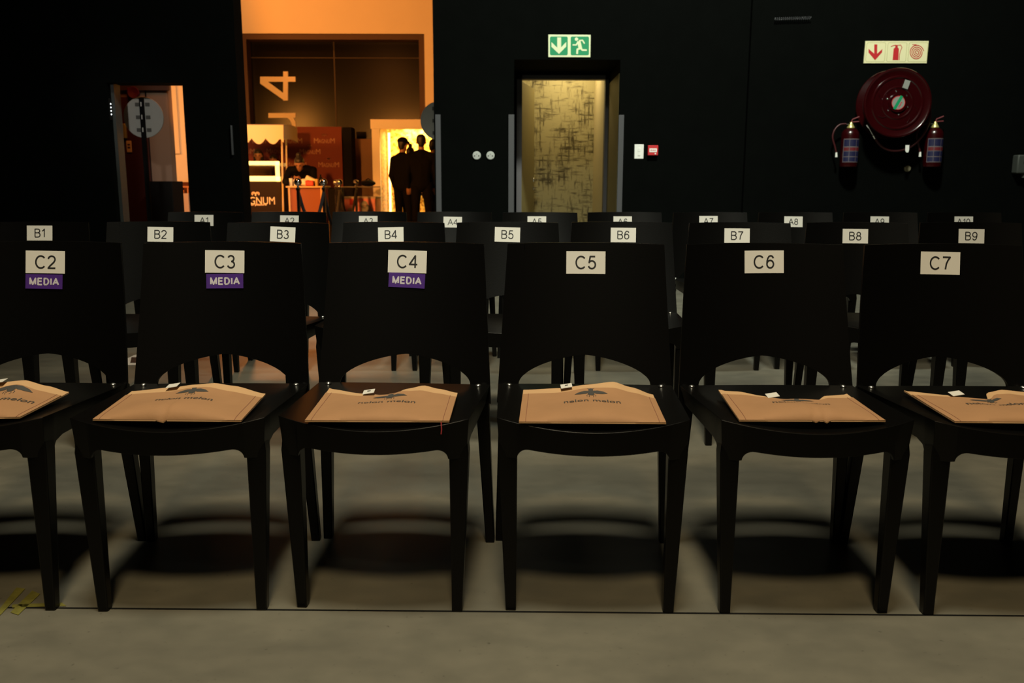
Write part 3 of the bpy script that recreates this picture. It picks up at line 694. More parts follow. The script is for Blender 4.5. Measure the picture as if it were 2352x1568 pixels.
# extinguishers
def extinguisher(px, py_top, py_bot, lean, lab):
    Y = 8.5; t = P(px, py_top, Y); b = P(px - lean, py_bot, Y); h = t.z - b.z; cx = (t.x + b.x) / 2; r = .082
    o = thing('fire_extinguisher', lab, 'fire extinguisher', (cx, Y, b.z), 'extinguishers beside the hose reel')
    B = (cx, Y, b.z)
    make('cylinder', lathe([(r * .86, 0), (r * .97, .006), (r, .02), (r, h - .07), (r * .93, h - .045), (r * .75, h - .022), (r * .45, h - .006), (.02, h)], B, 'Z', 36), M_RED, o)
    make('collar', lathe([(.036, h - .004), (.034, h + .008), (.022, h + .024), (.013, h + .045), (.011, h + .05)], B, 'Z', 20), M_BRASS, o)
    make('lever', [tube([(cx, Y, b.z + h + .045), (cx + .01, Y, b.z + h + .075), (cx + .07, Y - .01, b.z + h + .10)], .007, 8), tube([(cx, Y, b.z + h + .05), (cx + .07, Y - .01, b.z + h + .055)], .006, 8)], M_DIMRED, o)
    make('outlet', tube([(cx, Y, b.z + h + .034), (cx - .05, Y - .01, b.z + h + .034)], .010, 8), M_CHROME, o)
    hpts = smooth_pts([Vector(q) for q in [(cx - .05, Y - .01, b.z + h + .034), (cx - .11, Y - .01, b.z + h + .026), (cx - .155, Y - .01, b.z + h - .02), (cx - .17, Y - .01, b.z + h - .09), (cx - .145, Y - .01, b.z + h - .17), (cx - .125, Y - .01, b.z + h - .235)]])
    make('hose', tube(hpts, .008, 8), MATS['dark_red_rubber'], o)
    make('horn', tube([(cx - .125, Y - .01, b.z + h - .23), (cx - .123, Y - .01, b.z + h - .275)], [.009, .012], 8), M_WHITE, o)
    def arc(a0, a1, z0, z1, rr): return grid(lambda u, v: (cx + rr * math.sin(R(a0 + (a1 - a0) * u)), Y - rr * math.cos(R(a0 + (a1 - a0) * u)), b.z + z0 + (z1 - z0) * v), 24, 1)
    lb = make('label_sheet', arc(-62, 78, .045, h - .105, r + .001), M_DIMLABEL, o)
    H = h - .15
    for nm, z0, z1, m in (('blue_band', .035, .22, M_NAVY), ('blue_band', .255, .46, M_NAVY), ('red_band', .49, .63, M_DIMRED), ('blue_band', .68, .96, M_NAVY)):
        for a0, a1 in ((-57, -22), (-19, 22), (25, 74)):
            make(nm, arc(a0, a1, .045 + H * z0, .045 + H * z1, r + .002), m, lb)
    make('bracket', box(cx - .03, cx + .03, Y + r * .8, W, b.z + h * .5, b.z + h * .58), M_BLACK, o, smooth=0)
    return o
extinguisher(1951, 293, 384, 0, 'red fire extinguisher hanging on the wall left of the hose reel')
extinguisher(2146, 292, 384, 5, 'red fire extinguisher hanging on the wall right of the hose reel')
# industrial socket at the picture edge
q = Vector(at_wall(2344, 378)); so = thing('wall_socket_box', 'grey box with round dark socket on the wall at the right picture edge', 'socket', q)
make('housing', box(q.x - .085, q.x + .09, W - .10, W - .0, q.z - .085, q.z + .09), mat('grey_green_plastic', (.045, .05, .044), .5), so, bevel=.012)
make('socket', lathe([(.048, -.099), (.048, -.112), (.038, -.112), (.036, -.103), (.001, -.103)], (q.x + .02, W, q.z + .02), 'Y', 28), M_BLACK, so)
make('cable_gland', lathe([(.022, -.125), (.022, -.084)], (q.x + .01, W - .06, q.z), 'Z', 16), MATS['grey_green_plastic'], so)
# round sockets, switch, call point
for px, lab in ((1095, 'round pale socket plate on the wall, left of the pair beside the door'), (1126.5, 'round pale socket plate on the wall, right of the pair nearest the door')):
    q = Vector(at_wall(px, 357)); s = thing('round_socket', lab, 'socket', q, 'round socket plates left of the door')
    make('plate', lathe([(.040, 0), (.040, -.010), (.036, -.014), (.022, -.015), (.001, -.015)], q, 'Y', 32), mat('grey_plate', (.42, .44, .42), .45), s)
    for dx in (-.020, .020): make('pin_hole', lathe([(.006, -.0145), (.006, -.0165), (.001, -.0165)], (q.x + dx, q.y, q.z - .004), 'Y', 12), M_BLACK, s)
    make('centre_screw', lathe([(.004, -.0145), (.004, -.017), (.001, -.017)], (q.x, q.y, q.z + .012), 'Y', 10), M_STEEL, s)
q = Vector(at_wall(1467.5, 348)); s = thing('light_switch', 'white rectangular switch plate on the black wall right of the door', 'switch', q)
make('plate', box(q.x - .044, q.x + .044, W - .010, W, q.z - .068, q.z + .068), M_WHITE, s, bevel=.003)
make('rocker', box(q.x - .012, q.x + .012, W - .014, W - .009, q.z - .002, q.z + .034), M_WHITE, s, bevel=.002)
make('rocker', box(q.x - .012, q.x + .012, W - .014, W - .009, q.z - .040, q.z - .006), M_WHITE, s, bevel=.002)
q = Vector(at_wall(1498.5, 345.5)); s = thing('fire_call_point', 'small square red fire alarm call point beside the white switch', 'call point', q)
make('case', box(q.x - .049, q.x + .049, W - .045, W, q.z - .047, q.z + .047), M_REDFLAT, s, bevel=.004)
make('break_glass', box(q.x - .036, q.x + .036, W - .047, W - .044, q.z - .018, q.z + .018), M_WHITE, s, bevel=.001)
make('mark', [box(q.x + x, q.x + x + .010, W - .0482, W - .0468, q.z - .004, q.z + .006) for x in (-.024, -.006, .012)], M_REDFLAT, s, smooth=0)
make('test_key', lathe([(.007, -.044), (.007, -.049), (.001, -.049)], (q.x + .022, W, q.z - .032), 'Y', 12), M_WHITE, s)
# corner guards
def guard(px0, px1, py, label):
    x0, x1, z = X(px0, py + 20), X(px1, py + 20), Zz(px0, py)
    return tag(make('corner_guard', [box(x0, x1, W - .006, W, 0.0, z)], M_STEEL, smooth=0, bevel=.001), label, 'corner guard', 'steel guards on the wall corners')
guard(1000, 1012, 263, 'grey steel strip on the wall edge right of the tall orange opening')
guard(1168, 1181, 263, 'grey steel strip on the wall left of the door with gold wallpaper')
guard(1421, 1433, 264, 'grey steel strip on the wall right of the door with gold wallpaper')
# thin coiled tie high on the wall
q0, q1 = P(1767, 44, W - .03), P(1862, 41, W - .03)
tag(make('coiled_cable', tube([q0 + (q1 - q0) * (t / 160) + Vector((0, .012 * math.sin(t * .82), .012 * math.cos(t * .82))) for t in range(161)], .003, 6), M_STEEL), 'thin coiled grey cable high on the dark wall above the hose reel', 'cable')
# thin vertical pull on the black pier
tag(make('door_pull', box(X(531.5, 300), X(534.5, 300), W - .03, W, Zz(533, 356), Zz(533, 288)), M_STEEL, bevel=.002), 'thin grey vertical pull on the black wall left of the tall opening', 'handle')

# ------------------------------------------------------------------ door with the gold corridor
FY = 9.6
fx0, fx1, fz = X(1187, 200, FY), X(1397, 200, FY), Zz(1290, 174, FY)
df = struct('door_1', [box(fx0, fx0 + .055, FY - .06, FY + .06, 0, fz), box(fx1 - .035, fx1, FY - .06, FY + .06, 0, fz), box(fx0, fx1, FY - .06, FY + .06, fz - .042, fz)], M_FRAME, smooth=0)
CB = 10.95
struct('wall_corridor_back', box(-.45, 1.25, CB, CB + .1, 0, 2.75), M_WALLPAPER, smooth=0)
xw = X(1389, 300, FY + .06)
struct('wall_corridor_right', box(xw, xw + .1, FY + .02, CB, 0, 2.75), M_GOLDWALL, smooth=0)
struct('wall_corridor_left', box(-.55, -.45, FY, CB, 0, 2.75), M_WALLPAPER, smooth=0)
struct('ceiling_corridor', box(-.55, xw + .1, FY, CB + .1, 2.75, 2.85), M_WHITE, smooth=0)
hx, hy = fx0 + .058, FY + .07; ang = R(79); L = .80
leaf = thing('door_leaf', 'olive door leaf standing open inside the gold wallpaper corridor', 'door', (hx, hy, 0))
dx, dy = math.cos(ang), math.sin(ang); nx, ny = -dy, dx
def lp(a, n, z): return (hx + dx * a + nx * n, hy + dy * a + ny * n, z)
make('panel', hexa([lp(0, 0, .01), lp(L, 0, .01), lp(L, .04, .01), lp(0, .04, .01)], [lp(0, 0, fz - .05), lp(L, 0, fz - .05), lp(L, .04, fz - .05), lp(0, .04, fz - .05)]), M_GOLDDOOR, leaf, bevel=.002)
hz = P(1225, 413, 10.35).z
hd = make('handle', [tube([lp(L - .06, 0, hz), lp(L - .06, -.05, hz), lp(L - .065, -.055, hz), lp(L - .17, -.055, hz)], .010, 10), ball(lp(L - .06, -.003, hz), (.012, .012, .026), 12, 8)], M_CHROME, leaf)
make('key_escutcheon', [ball(lp(L - .06, -.004, hz - .095), (.010, .012, .022), 12, 8), tube([lp(L - .06, 0, hz - .09), lp(L - .06, -.035, hz - .09)], .009, 8)], M_CHROME, leaf)

struct('trim_recess_lining', box(xr1 - .004, xr1 + .02, 8.64, 9.59, 0, 2.02), M_GOLDDOOR, smooth=0)

# ------------------------------------------------------------------ the orange hall behind
HY = 18.0
rx0, rx1 = X(557, 200, HY), X(976, 200, HY); rz1 = Zz(760, 77, HY)
struct('wall_hall', [box(-12, rx0, HY, HY + .4, 0, 8), box(rx1, 4, HY, HY + .4, 0, 8), box(rx0, rx1, HY, HY + .4, rz1, 8)], M_HALLWHITE, smooth=0)
ft = .11
struct('trim_hall', [box(rx0, rx0 + ft, HY + .02, HY + .4, 0, rz1), box(rx1 - ft, rx1, HY + .02, HY + .4, 0, rz1), box(rx0 + ft, rx1 - ft, HY + .02, HY + .4, rz1 - ft, rz1)], M_BROWNFRAME, smooth=0)
hd2 = struct('door_2', box(rx0 + ft, rx1 - ft, HY + .3, HY + .4, 0, rz1 - ft), M_DARKPANEL, smooth=0)
sx, sz = X(770, 200, HY + .3), Zz(760, 133, HY + .3)
make('panel_joint', [box(sx - .012, sx + .012, HY + .285, HY + .3, 0, rz1 - ft), box(rx0 + ft, rx1 - ft, HY + .288, HY + .3, sz - .008, sz + .008)], M_JOINT, hd2, smooth=0)
def zz1(pts): return [(530 + x / 3.016, y / 3.016) for x, y in pts]
L4 = [[(203, 531), (448, 531), (448, 566), (203, 566)], [(363, 495), (396, 495), (396, 696), (363, 696)], [(203, 566), (230, 560), (396, 676), (376, 696)],
      [(260, 783), (448, 783), (448, 816), (260, 816)]] + stroke([(396, 800), (420, 822), (434, 846), (438, 884), (434, 925), (420, 950), (260, 955)], 28)
L4[2] = [(203, 545), (238, 552), (392, 665), (378, 696), (362, 690), (203, 578)]
make('lettering', [wallpoly(zz1(q), HY + .29 - .0004 * i, .003) for i, q in enumerate(L4)], mat('white_letters', (.80, .72, .62), .6), hd2, smooth=0)

# backdrop with repeated wordmark
BY = 17.2
bx0, bx1, bz = X(545, 330, BY), X(785, 330, BY), Zz(760, 291, BY)
bd = thing('printed_backdrop', 'red-brown backdrop wall printed with repeated copper wordmarks', 'backdrop', ((bx0 + bx1) / 2, BY, 0))
make('panel', box(bx0, bx1, BY, BY + .06, 0, bz), M_BACKDROP, bd, smooth=0)
def wordmark(cx, cz, Y, wd):
    f = front(cx, Y, cz); h = wd * .235
    return [text('M', wd * .21, lambda x, y: f(x - wd * .395, y), 0.0, height=h), text('AGNU', wd * .53, lambda x, y: f(x - wd * .015, y - h * .10), 0.0, height=h * .80), text('M', wd * .21, lambda x, y: f(x + wd * .395, y), 0.0, height=h)]
def heart(cx, cz, Y, s, tw):
    out = []
    for sg in (-1, 1):
        pts = [(sg * (.02 + .52 + .46 * math.cos(R(a))) * s, (.10 + .40 * math.sin(R(a))) * s) for a in range(-60, 190, 25)] + [(sg * .05 * s, -.50 * s)]
        for q in stroke(pts, tw * s): out.append(slab([(cx + x, Y, cz + z) for x, z in q], (0, .002, 0)))
        for q in stroke([(sg * (.42 + .22 * math.cos(R(a))) * s, (.10 + .2 * math.sin(R(a))) * s) for a in range(-40, 230, 30)], tw * .8 * s): out.append(slab([(cx + x, Y, cz + z) for x, z in q], (0, .002, 0)))
    return out
for px, py in ((745, 323), (670, 323), (595, 323), (712, 348), (636, 347), (561, 347), (755, 378), (680, 378), (605, 378)):
    q = P(px, py, BY - .003)
    wm = make('wordmark', wordmark(q.x, q.z, BY - .003, .40) + heart(q.x, q.z + .105, BY - .003, .035, .3), M_COPPER, bd, smooth=0, recalc=False)
tag(make('tall_black_screen', box(X(787, 330, 16.9), X(808, 330, 16.9), 16.9, 17.3, 0, Zz(798, 292, 16.9)), M_BLACK, bevel=.01), 'tall narrow black screen standing at the right end of the printed backdrop', 'screen')

# ice cream cart with awning
CY = 15.0
cr = X(646, 440, CY); cl = cr - 1.32
ct = thing('vendor_cart', 'dark brown vending cart with cream scalloped awning and lit display box', 'cart', ((cl + cr) / 2, CY + .3, 0))
zc = Zz(600, 417, CY)
make('body', box(cl, cr, CY, CY + .62, .08, zc), M_CARTBROWN, ct, bevel=.01)
for sg in (cl + .25, cr - .25):
    make('wheel', lathe([(.03, -.03), (.17, -.03), (.19, -.015), (.19, .015), (.17, .03), (.03, .03)], (sg, CY - .035, .19), 'Y', 28), M_BLACK, ct)
lx1, lz0, lz1 = X(641, 395, CY), Zz(600, 416, CY), Zz(600, 370, CY)
lb = make('display_frame', [box(cl + .05, lx1, CY - .012, CY + .05, lz0, lz0 + .085), box(cl + .05, lx1, CY - .012, CY + .05, lz1 - .065, lz1), box(lx1 - .06, lx1, CY - .012, CY + .05, lz0, lz1), box(cl + .05, cl + .11, CY - .012, CY + .05, lz0, lz1)], M_LIGHTBOX, ct, bevel=.006)
make('display_glass', box(cl + .11, lx1 - .06, CY + .01, CY + .016, lz0 + .085, lz1 - .065), M_GLASS, lb, smooth=0)
make('display_back_glass', box(cl + .06, lx1, CY + .50, CY + .506, lz0, lz1 - .02), M_GLASS, ct, smooth=0)
ax1, az1, az0 = X(655, 300, CY - .1), Zz(600, 288, CY), Zz(600, 318, CY - .15)
ax0 = ax1 - 1.5
def awn(u, v, d):
    x = ax0 + (ax1 - ax0) * u; a = v
    if v < .65:
        t = v / .65; return (x, CY + .75 - .95 * t, az1 - .02 + (.05) * math.sin(math.pi * (.25 + .6 * t)) - d)
    t = (v - .65) / .35; e = .105 * (1 - abs(math.sin(math.pi * (x - ax1 + .06) / .235)) ** .8)
    return (x, CY - .20 - d * .6 - .025 * math.sin(t * 1.6), az1 - .005 - (az1 - az0 + .09 - e) * t)
make('awning', shell(lambda u, v: awn(u, v, 0), lambda u, v: awn(u, v, .008), 60, 20), M_CREAMCLOTH, ct, smooth=50)
def awn_side(x): return slab([(x, CY + .75, az1), (x, CY + .3, az1 + .03), (x, CY - .2, az1), (x, CY - .21, az0 - .02), (x, CY + .3, az0 + .01), (x, CY + .75, az0 - .02)], (.006, 0, 0))
make('awning_side', awn_side(ax1 - .01), M_CREAMCLOTH, ct, smooth=0)
for px0, px1, Y in ((643.5, 649, CY - .02), (657, 657, CY + .6)):
    p0, p1 = P(px1 if Y > CY + .3 else 646, 420, Y), P(px0 + 4 if Y < CY + .3 else px0, 300, Y)
    make('post', tube([(p0.x, Y, .08 if Y < CY + .3 else .3), (p1.x, Y, az1 - .03)], .016, 10), mat('post_cream', (.75, .6, .4), .35), ct)
q = P(587 - 14, 459, CY - .004)
lg = make('wordmark', [text('MAGNUM', .64, front(q.x + .11, CY - .004, q.z - .012), 0.0, height=.125)], M_CARTLOGO, ct, smooth=0, recalc=False)
q2 = P(587, 445.5, CY - .004); make('heart_emblem', heart(q2.x, q2.z, CY - .006, .062, .24), M_CARTLOGO, ct, smooth=0)
q3 = P(594, 470, CY - .004); make('slogan', [text('to pleasure', .27, front(q3.x, CY - .004, q3.z), .01)], M_CARTLOGO, ct, smooth=0, recalc=False)

# serving table with things on it
TY = 14.0
tx0, tx1, tz = X(657, 430, TY), X(742, 430, TY), Zz(700, 427, TY)
tb = thing('serving_table', 'tall serving table with pale top and rust cloth front', 'table', ((tx0 + tx1) / 2, TY + .3, 0))
make('tabletop', box(tx0, tx1, TY - .02, TY + .6, tz - .028, tz), M_WOODPALE, tb, bevel=.006)
make('front_cloth', box(tx0 + .06, tx1 - .02, TY + .03, TY + .045, .12, tz - .028), M_TABLECLOTH, tb, smooth=0)
for x in (tx0 + .045, tx1 - .03):
    for y in (TY + .01, TY + .57): make('leg', tube([(x, y, 0), (x, y, tz - .02)], .017, 10), M_WOODPALE, tb)
tag(make('covered_counter', box(X(753, 440, 14.3), X(772, 440, 14.3), 14.3, 15.0, 0, Zz(750, 431, 14.3)), M_BLACK, bevel=.02), 'black cloth covered counter beside the rust cloth table', 'counter')
def on_table(px, dy=.25): return Vector((X(px, 425, TY + dy), TY + dy, tz))
q = on_table(700, .12); wb = thing('carrier_bag', 'crumpled white and red bag lying open on the serving table', 'bag', q)
make('bag_body', [ball((q.x + .03, q.y, tz + .035), (.12, .09, .035), 20, 10), ball((q.x - .02, q.y + .02, tz + .06), (.07, .07, .055), 16, 10)], M_WHITE, wb)
make('bag_flap', hexa([(q.x + .00, q.y - .02, tz + .10), (q.x + .16, q.y - .02, tz + .075), (q.x + .16, q.y + .10, tz + .075), (q.x, q.y + .10, tz + .10)], [(q.x + .03, q.y + .02, tz + .17), (q.x + .17, q.y + .02, tz + .10), (q.x + .17, q.y + .11, tz + .10), (q.x + .03, q.y + .11, tz + .17)]), M_WHITE, wb, bevel=.01)
make('red_packet', box(q.x + .03, q.x + .16, q.y - .10, q.y - .02, tz + .002, tz + .085), M_CURTAIN, wb, bevel=.015)
for px, h, m, lab in ((668.5, .12, M_WHITE, 'white paper cup on the left end of the serving table'), (678.5, .10, M_WHITE, 'smaller white cup beside the paper cup on the serving table'), (727, .11, mat('pale_amber', (.6, .45, .2), .3), 'small amber jar on the right end of the serving table')):
    q = on_table(px, .15); tag(make('cup', lathe([(.022, 0), (.03, h), (.026, h), (.02, .008), (.001, .008)], q, 'Z', 18), m), lab, 'cup')
q = on_table(659, .02); tag(make('dark_bag', ball((q.x - .01, q.y, tz + .055), (.05, .06, .055), 16, 10), M_BLACK, bevel=0), 'small dark bag on the left corner of the serving table', 'bag')
q = on_table(737, .2); tag(make('dark_bottle', lathe([(.03, 0), (.032, .01), (.032, .11), (.014, .15), (.013, .18), (.001, .182)], q, 'Z', 18), M_BLACK), 'dark bottle on the right corner of the serving table', 'bottle')

# stanchions and ropes
def stanchion(px, Y, label):
    x = X(px, 440, Y)
    o = thing('stanchion', label, 'stanchion', (x, Y, 0), 'chrome stanchions in front of the serving table')
    make('base', lathe([(.16, 0), (.16, .012), (.14, .022), (.04, .035), (.025, .05)], (x, Y, 0), 'Z', 32), M_CHROME, o)
    make('pole', lathe([(.021, .04), (.021, .90), (.027, .90), (.027, .925), (.020, .93), (.012, .945), (.012, .955)], (x, Y, 0), 'Z', 20), M_CHROME, o)
    make('ball', ball((x, Y, .995), .046, 24, 16), M_CHROME, o)
    return Vector((x, Y, .91))
A_ = stanchion(685, 10.4, 'chrome ball-topped stanchion nearest the lit cart')
B_ = stanchion(744, 10.9, 'chrome ball-topped stanchion at the right end of the serving table')
C_ = stanchion(780.5, 12.6, 'chrome ball-topped stanchion in front of the black counter, right of two close together')
C2_ = stanchion(772, 14.0, 'chrome ball-topped stanchion just behind another, left of two close together')
D_ = stanchion(818, 14.6, 'chrome ball-topped stanchion in front of the pink freezer')
def rope(a, b, sag, label):
    pts = [a + (b - a) * (t / 20) + Vector((0, 0, -.03 - sag * math.sin(math.pi * t / 20))) for t in range(21)]
    tag(make('rope', tube(pts, .020, 10), mat('black_velvet', (.008, .007, .007), .9)), label, 'rope', 'black velvet ropes between stanchions')
rope(A_, B_, .40, 'black velvet rope sagging between the two nearest chrome stanchions')
rope(B_, C_, .45, 'black velvet rope from the table end stanchion to the one before the counter')
rope(C_, D_, .45, 'black velvet rope from the counter stanchion to the one before the pink freezer')

# chest freezer
gx0, gx1, gy = X(784, 470, 15.3), X(862, 470, 15.3), 15.3
fz0, fz1 = Zz(820, 452, gy), Zz(820, 430, gy)
fr = thing('chest_freezer', 'low chest freezer with pink and grey printed front and clear top', 'freezer', ((gx0 + gx1) / 2, gy + .3, 0))
make('cabinet', box(gx0, gx1, gy, gy + .65, .03, fz0 - .02), M_PINK, fr, bevel=.01)
make('rim', box(gx0 - .01, gx1 + .01, gy - .01, gy + .66, fz0 - .03, fz0), M_BOXPINK, fr, bevel=.004)
make('glass_top', box(gx0 + .01, gx1 - .01, gy + .01, gy + .63, fz0, fz1), M_GLASS, fr, smooth=0)
make('glass_rail', [box(gx0, gx1, gy, gy + .02, fz1, fz1 + .014), box(gx0, gx1, gy + .62, gy + .64, fz1, fz1 + .014)], M_STEEL, fr, smooth=0)
def fp_(pts): return slab([P(x, y, gy - .004) for x, y in pts], (0, .003, 0))
make('printed_picture', [fp_(circ(841, 481, 12, 20)), fp_(circ(836, 470, 9, 18)), fp_(circ(850, 487, 8, 16))], M_GREYBLUE, fr, smooth=0)
make('printed_picture', [fp_([(803, 453), (812, 453), (811, 470), (803, 470)])], M_CURTAIN, fr, smooth=0)
make('printed_picture', [fp_(circ(804, 483, 6, 16)), fp_(circ(838, 472, 4, 14))], M_BOXPINK, fr, smooth=0)
q = P(847, 425, gy + .4)
tag(make('black_holdall', [ball((q.x, gy + .35, fz1 + .07), (.13, .15, .055), 20, 12), tube([(q.x - .07, gy + .35, fz1 + .10), (q.x, gy + .35, fz1 + .15), (q.x + .07, gy + .35, fz1 + .10)], .010, 8)], M_BLACK), 'black holdall lying on top of the chest freezer', 'bag')
# side board right of the backdrop, the glow on the wall painted in brown
tag(make('wall_board', box(X(806, 380, 17.7), X(905, 380, 17.7), 17.7, 17.76, 0, Zz(840, 319, 17.7)), mat('glow_brown_board', (.16, .085, .04), .6), bevel=.004), 'board with a painted brown glow standing behind the freezer and the white framed booth', 'board')

# photo booth
PY = 16.6
o0, o1 = X(856, 400, PY), X(856, 400, PY) + 1.95
zt0, zt1 = Zz(900, 274, PY), Zz(900, 296, PY)
bo = thing('photo_booth', 'white framed photo booth lit gold inside with sequin walls', 'booth', ((o0 + o1) / 2, PY + .5, 0))
ww = X(874, 400, PY) - o0
make('frame', [box(o0, o0 + ww, PY, PY + .08, 0, zt1), box(o1 - ww, o1, PY, PY + .08, 0, zt1), box(o0 - .02, o1 + .02, PY - .01, PY + .08, zt1, zt0)], mat('booth_white', (.82, .78, .72), .55), bo, bevel=.006)
make('side_wall', [box(o0 + .03, o0 + ww, PY + .08, PY + .95, 0, zt0 - .02)], M_SEQUINDARK, bo, smooth=0)
make('side_wall', [box(o1 - ww, o1 - .03, PY + .08, PY + .95, 0, zt0 - .02)], M_SEQUINDARK, bo, smooth=0)
make('back_wall', box(o0 + .03, o1 - .03, PY + .95, PY + 1.0, 0, zt0 - .02), M_SEQUIN, bo, smooth=0)
make('ceiling_panel', box(o0, o1, PY + .08, PY + 1.0, zt0 - .02, zt0), MATS['booth_white'], bo, smooth=0)
tx = X(903, 400, PY + .9)
make('light_tube', tube([(o0 + ww + .05, PY + .88, .1), (o0 + ww + .05, PY + .88, zt1 - .02)], .022, 12), M_TUBE, bo)
make('light_tube', tube([(o1 - ww - .05, PY + .88, .1), (o1 - ww - .05, PY + .88, zt1 - .02)], .022, 12), M_TUBE, bo)
for i, (bx, bz_, br_) in enumerate(((.06, .16, .15), (.36, .12, .12), (.64, .13, .13), (1.02, .14, .14), (1.33, .13, .13))):
    bl_ = tag(make('gold_balloon', ball((o0 + ww + .10 + bx, PY + .55 - .05 * (i % 2), br_), br_, 20, 14), mat('gold_foil', (.9, .55, .12), .25, .8)), ['gold balloon on the booth floor in the left corner', 'small gold balloon on the booth floor beside the left light tube', 'gold balloon on the booth floor left of the people', 'gold balloon on the booth floor between the people', 'gold balloon on the booth floor right of the people'][i], 'balloon', 'gold balloons on the booth floor')

# round signs on stands
def sign_stand(px, py, rpx, Y, label):
    q = P(px, py, Y); r = rpx * Y / 2030
    o = thing('round_sign_stand', label, 'sign stand', (q.x, Y, 0), 'round signs on black stands')
    make('base', lathe([(.20, 0), (.20, .010), (.19, .014), (.02, .016)], (q.x, Y - .06, 0), 'Z', 36), M_BLACK, o)
    make('pole', box(q.x - .022, q.x + .022, Y - .075, Y - .045, .012, q.z + r * .93), M_BLACK, o, bevel=.003)
    dd = make('disc', lathe([(r - .002, .0), (r, -.002), (r, -.016), (r - .002, -.018)], (q.x, Y - .02, q.z), 'Y', 64), M_DISC, o)
    for k in (-.62, 0, .62):
        for sg in (-1, 1):
            make('pad', box(q.x + sg * .052 - .021, q.x + sg * .052 + .021, Y - .052, Y - .038, q.z + k * r - .018, q.z + k * r + .018), M_PAD, o, smooth=0)
        make('clip_highlight', box(q.x - .005, q.x + .005, Y - .079, Y - .074, q.z + k * r - .022, q.z + k * r + .022), M_WHITE, o, smooth=0)  # clips painted white for the highlights along the pole
    return o
sign_stand(333, 270, 45, 9.35, 'round grey disc sign on a black pole inside the left doorway')
sign_stand(1010, 278, 43, 9.5, 'round grey disc sign half hidden behind the edge of the tall opening')

# ------------------------------------------------------------------ behind the left doorway
AY = 11.0
struct('wall_annex', box(X(269, 300, AY), X(389, 300, AY), AY, AY + .15, 0, 2.75), mat('shaded_wall_paint', (.20, .12, .08), .7), smooth=0)  # pale paint darkened to brown: the shade here is put into the colour
struct('trim_annex', box(X(262, 200, AY), X(390, 200, AY), AY - .04, AY, Zz(320, 208, AY), 2.75), M_BROWNFRAME, smooth=0)
ad = struct('door_3', box(X(276, 300, AY), X(341, 300, AY), AY - .05, AY, 0, Zz(310, 224, AY)), M_DARKDOOR, smooth=0)
make('door_handle', box(X(289, 300, AY), X(296, 300, AY), AY - .09, AY - .05, Zz(290, 318, AY), Zz(290, 285, AY)), M_BRASS, ad, bevel=.006)
struct('trim_annex_seam', box(X(340, 300, AY), X(342, 300, AY), AY - .012, AY, 0, 2.7), M_BLACK, smooth=0)
struct('trim_annex_jamb', box(X(267, 300, AY), X(275, 300, AY), AY - .02, AY, 0, Zz(272, 208, AY)), mat('lit_jamb_stool_orange', (.55, .22, .08), .6), smooth=0)  # orange light falling on the jamb is put into its colour
q = P(306, 214, AY); sr = thing('alarm_siren', 'red round wall siren above the dark red door', 'siren', (q.x, AY, q.z))
make('base', box(q.x - .05, q.x + .01, AY - .06, AY, q.z - .05, q.z + .06), M_DIMRED, sr, bevel=.008)
make('horn', lathe([(.045, 0), (.05, -.04), (.07, -.09), (.065, -.10), (.001, -.08)], (q.x + .04, AY, q.z), 'Y', 28), M_DIMRED, sr)
q = P(301, 337, AY); sw = thing('socket_plate', 'pale upright double socket plate on the dark red door', 'socket', (q.x, AY - .05, q.z))
make('plate', box(q.x - .032, q.x + .032, AY - .062, AY - .05, q.z - .070, q.z + .070), mat('plate_cream', (.7, .5, .25), .5), sw, bevel=.008)
for dz in (-.012, .022): make('socket_hole', box(q.x - .016, q.x + .016, AY - .064, AY - .061, q.z + dz - .010, q.z + dz + .010), M_BROWNFRAME, sw, smooth=0)
tag(make('black_cabinet', box(X(343, 450, 10.6), X(397, 450, 10.6), 10.6, 10.95, 0, Zz(360, 416, 10.6)), M_BLACK, bevel=.006), 'black cabinet standing behind the round sign in the left doorway', 'cabinet')
wp = tag(make('wall_panel', box(X(362, 280, HY), X(411, 280, HY), HY - .06, HY, Zz(395, 353, HY), Zz(395, 160, HY)), M_HALLWHITE, bevel=.004), 'pale raised panel on the orange lit wall seen through the left doorway', 'panel')
tag(make('low_counter', box(X(372, 430, 16.8), X(470, 430, 16.8), 16.8, 17.6, 0, Zz(410, 418, 16.8)), mat('dark_red_board', (.10, .018, .01), .6), bevel=.01), 'dark red low counter against the orange wall behind the left doorway', 'counter')
tag(make('cardboard_box', box(X(398, 460, 15.6), X(433, 460, 15.6), 15.6, 16.0, 0, Zz(410, 444, 15.6)), M_BOXPINK, bevel=.008), 'pale upright box standing in front of the dark red counter', 'box')
q = P(424, 432, 16.2); ch2 = thing('bar_stool', 'small orange bar stool partly hidden by the doorway edge', 'stool', (q.x, 16.2, 0))
zq = P(424, 427, 16.2).z
make('seat', box(q.x - .10, q.x + .14, 16.05, 16.35, zq - .03, zq), MATS['lit_jamb_stool_orange'], ch2, bevel=.01)
for sx_ in (-.07, .11):
    for sy_ in (16.08, 16.32): make('leg', tube([(q.x + sx_, sy_, 0), (q.x + sx_ * .9, sy_, zq - .02)], .012, 8), MATS['lit_jamb_stool_orange'], ch2)
# steel frame and small indicator lights in the left jamb
struct('door_4', [box(xl0, xl0 + .03, W + .08, W + .22, 0, zl)], mat('dark_steel_frame', (.035, .038, .036), .5), smooth=0)
ip = thing('indicator_strip', 'strip of tiny white indicator lights on the left doorway jamb', 'indicator', (xl0, W + .04, Zz(248, 250)))
make('strip', box(xl0, xl0 + .010, W + .015, W + .055, Zz(247, 275), Zz(247, 225)), M_BLACK, ip, smooth=0)
for py in (238, 246, 254, 262):
    make('indicator_light', ball((xl0 + .011, W + .03, Zz(247, py)), .007, 10, 6), M_LED, ip)

